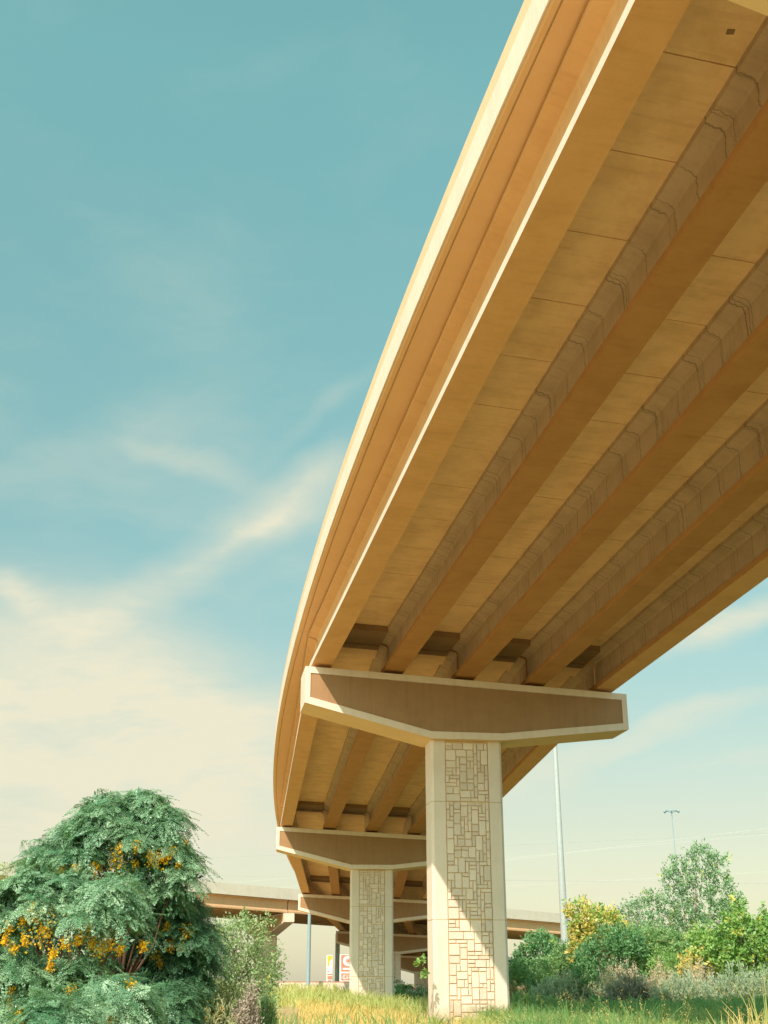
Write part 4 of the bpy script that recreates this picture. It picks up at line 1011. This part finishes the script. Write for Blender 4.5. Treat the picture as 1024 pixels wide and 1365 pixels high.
wd = bpy.data.worlds.new('World'); S.world = wd; wd.use_nodes = True
nt = NT(wd.node_tree); bg = wd.node_tree.nodes['Background']
sky = nt.new('ShaderNodeTexSky'); sky.sky_type = 'NISHITA'; sky.sun_disc = False
sky.sun_elevation = SUN_EL; sky.sun_rotation = SUN_AZ % (2*math.pi)
sky.air_density = 1.0; sky.dust_density = 1.2; sky.ozone_density = 1.0
tc = nt.new('ShaderNodeTexCoord'); sp = nt.new('ShaderNodeSeparateXYZ'); nt.l.new(tc.outputs['Generated'], sp.inputs[0])
az = nt.math('ARCTAN2', sp.outputs[0], sp.outputs[1]); el = nt.math('ARCSINE', sp.outputs[2])
cb = nt.new('ShaderNodeCombineXYZ'); nt.l.new(az, cb.inputs[0]); nt.l.new(el, cb.inputs[1])
ang = cb.outputs[0]
def azel(px, py):
    d = pixdir(px, py); d = d/np.linalg.norm(d)
    return math.atan2(d[0], d[1]), math.asin(d[2])
warp = nt.new('ShaderNodeTexNoise'); warp.inputs['Scale'].default_value = 5.0; warp.inputs['Detail'].default_value = 5
nt.l.new(ang, warp.inputs['Vector'])
wv = nt.new('ShaderNodeVectorMath', operation='SUBTRACT'); nt.l.new(warp.outputs['Color'], wv.inputs[0]); wv.inputs[1].default_value = (.5, .5, .5)
wsc = nt.new('ShaderNodeVectorMath', operation='SCALE'); nt.l.new(wv.outputs[0], wsc.inputs[0]); wsc.inputs['Scale'].default_value = .09
wad = nt.new('ShaderNodeVectorMath', operation='ADD'); nt.l.new(ang, wad.inputs[0]); nt.l.new(wsc.outputs[0], wad.inputs[1])
wang = wad.outputs[0]
total = None
# wisps and banks of cloud: centre pixel, half length, half width (photo pixels), tilt in degrees, weight
CL = [(40, 1010, 430, 215, -8, 1.1), (230, 930, 230, 90, -20, .4), (330, 1080, 230, 150, 0, .5),
      (260, 748, 280, 40, 33, .44), (420, 655, 140, 42, 22, .34), (330, 702, 130, 14, 31, .22), (255, 615, 110, 22, -22, .3), (190, 560, 200, 50, 25, .16), (430, 560, 120, 18, 35, .16),
      (15, 800, 50, 30, -25, .65),
      (975, 835, 120, 24, 22, .85), (930, 850, 90, 40, 22, .3), (930, 960, 170, 18, 14, .5), (860, 1000, 150, 14, 10, .35), (730, 1045, 110, 44, 10, .75), (800, 1160, 260, 80, 4, .6), (1000, 1015, 140, 20, 12, .35)]
for px, py, ln, wd_, tilt, wt in CL:
    a0, e0 = azel(px, py)
    k = 1/F
    mp = nt.mapping(wang, (ln*k*1.35, wd_*k*1.35, 1), (a0, e0, 0), (0, 0, math.radians(tilt)), 'TEXTURE')
    vl = nt.new('ShaderNodeVectorMath', operation='LENGTH'); nt.l.new(mp, vl.inputs[0])
    d = nt.math('MULTIPLY', nt.rng(vl.outputs['Value'], 0, 1, 1, 0, True), wt)
    total = d if total is None else nt.math('ADD', total, d)
st = nt.noise(nt.mapping(wang, (3.5, 13, 1), (0, 0, 0), (0, 0, math.radians(-18))), 2.2, 7, .62)
st2 = nt.noise(nt.mapping(wang, (2.0, 5, 1), (3, 1, 0), (0, 0, math.radians(-10))), 1.8, 5, .55)
dens = nt.math('MULTIPLY', total, nt.rng(st, .28, .68, .46, 1.12))
faint = nt.math('MULTIPLY', nt.rng(st2, .45, .8, 0, .3, True), nt.rng(el, .70, .25, .25, 1))
front = nt.rng(sp.outputs[1], -.25, .45, .12, 1, True)
hz = nt.math('MULTIPLY', nt.rng(el, .28, 0.0, 0, .52, True), front)
dens = nt.math('MAXIMUM', nt.math('ADD', dens, faint), hz)
dens = nt.math('MINIMUM', dens, .97)
tinted = nt.mix(1.0, sky.outputs[0], nt.mix(nt.rng(sp.outputs[1], -.35, .35, 0, 1, True), rgb((1.85, 2.4, 1.9)), nt.mix(nt.rng(el, .12, .72), rgb((1.34, 1.2, .85)), rgb((2.0, 2.95, 1.75)))), 'MULTIPLY')
skycol = nt.mix(dens, tinted, rgb((7.5, 7.15, 5.45)))
nt.l.new(skycol, bg.inputs[0]); bg.inputs[1].default_value = .10

S.view_settings.view_transform = 'Standard'; S.view_settings.look = 'None'
S.view_settings.exposure = 0.2; S.view_settings.gamma = 1.0
print('FACES', sum(len(o.data.polygons) for o in bpy.data.objects if o.type == 'MESH'))
S.render.engine = 'CYCLES'; S.cycles.use_denoising = True
S.cycles.max_bounces = 8; S.cycles.diffuse_bounces = 5; S.cycles.transparent_max_bounces = 8
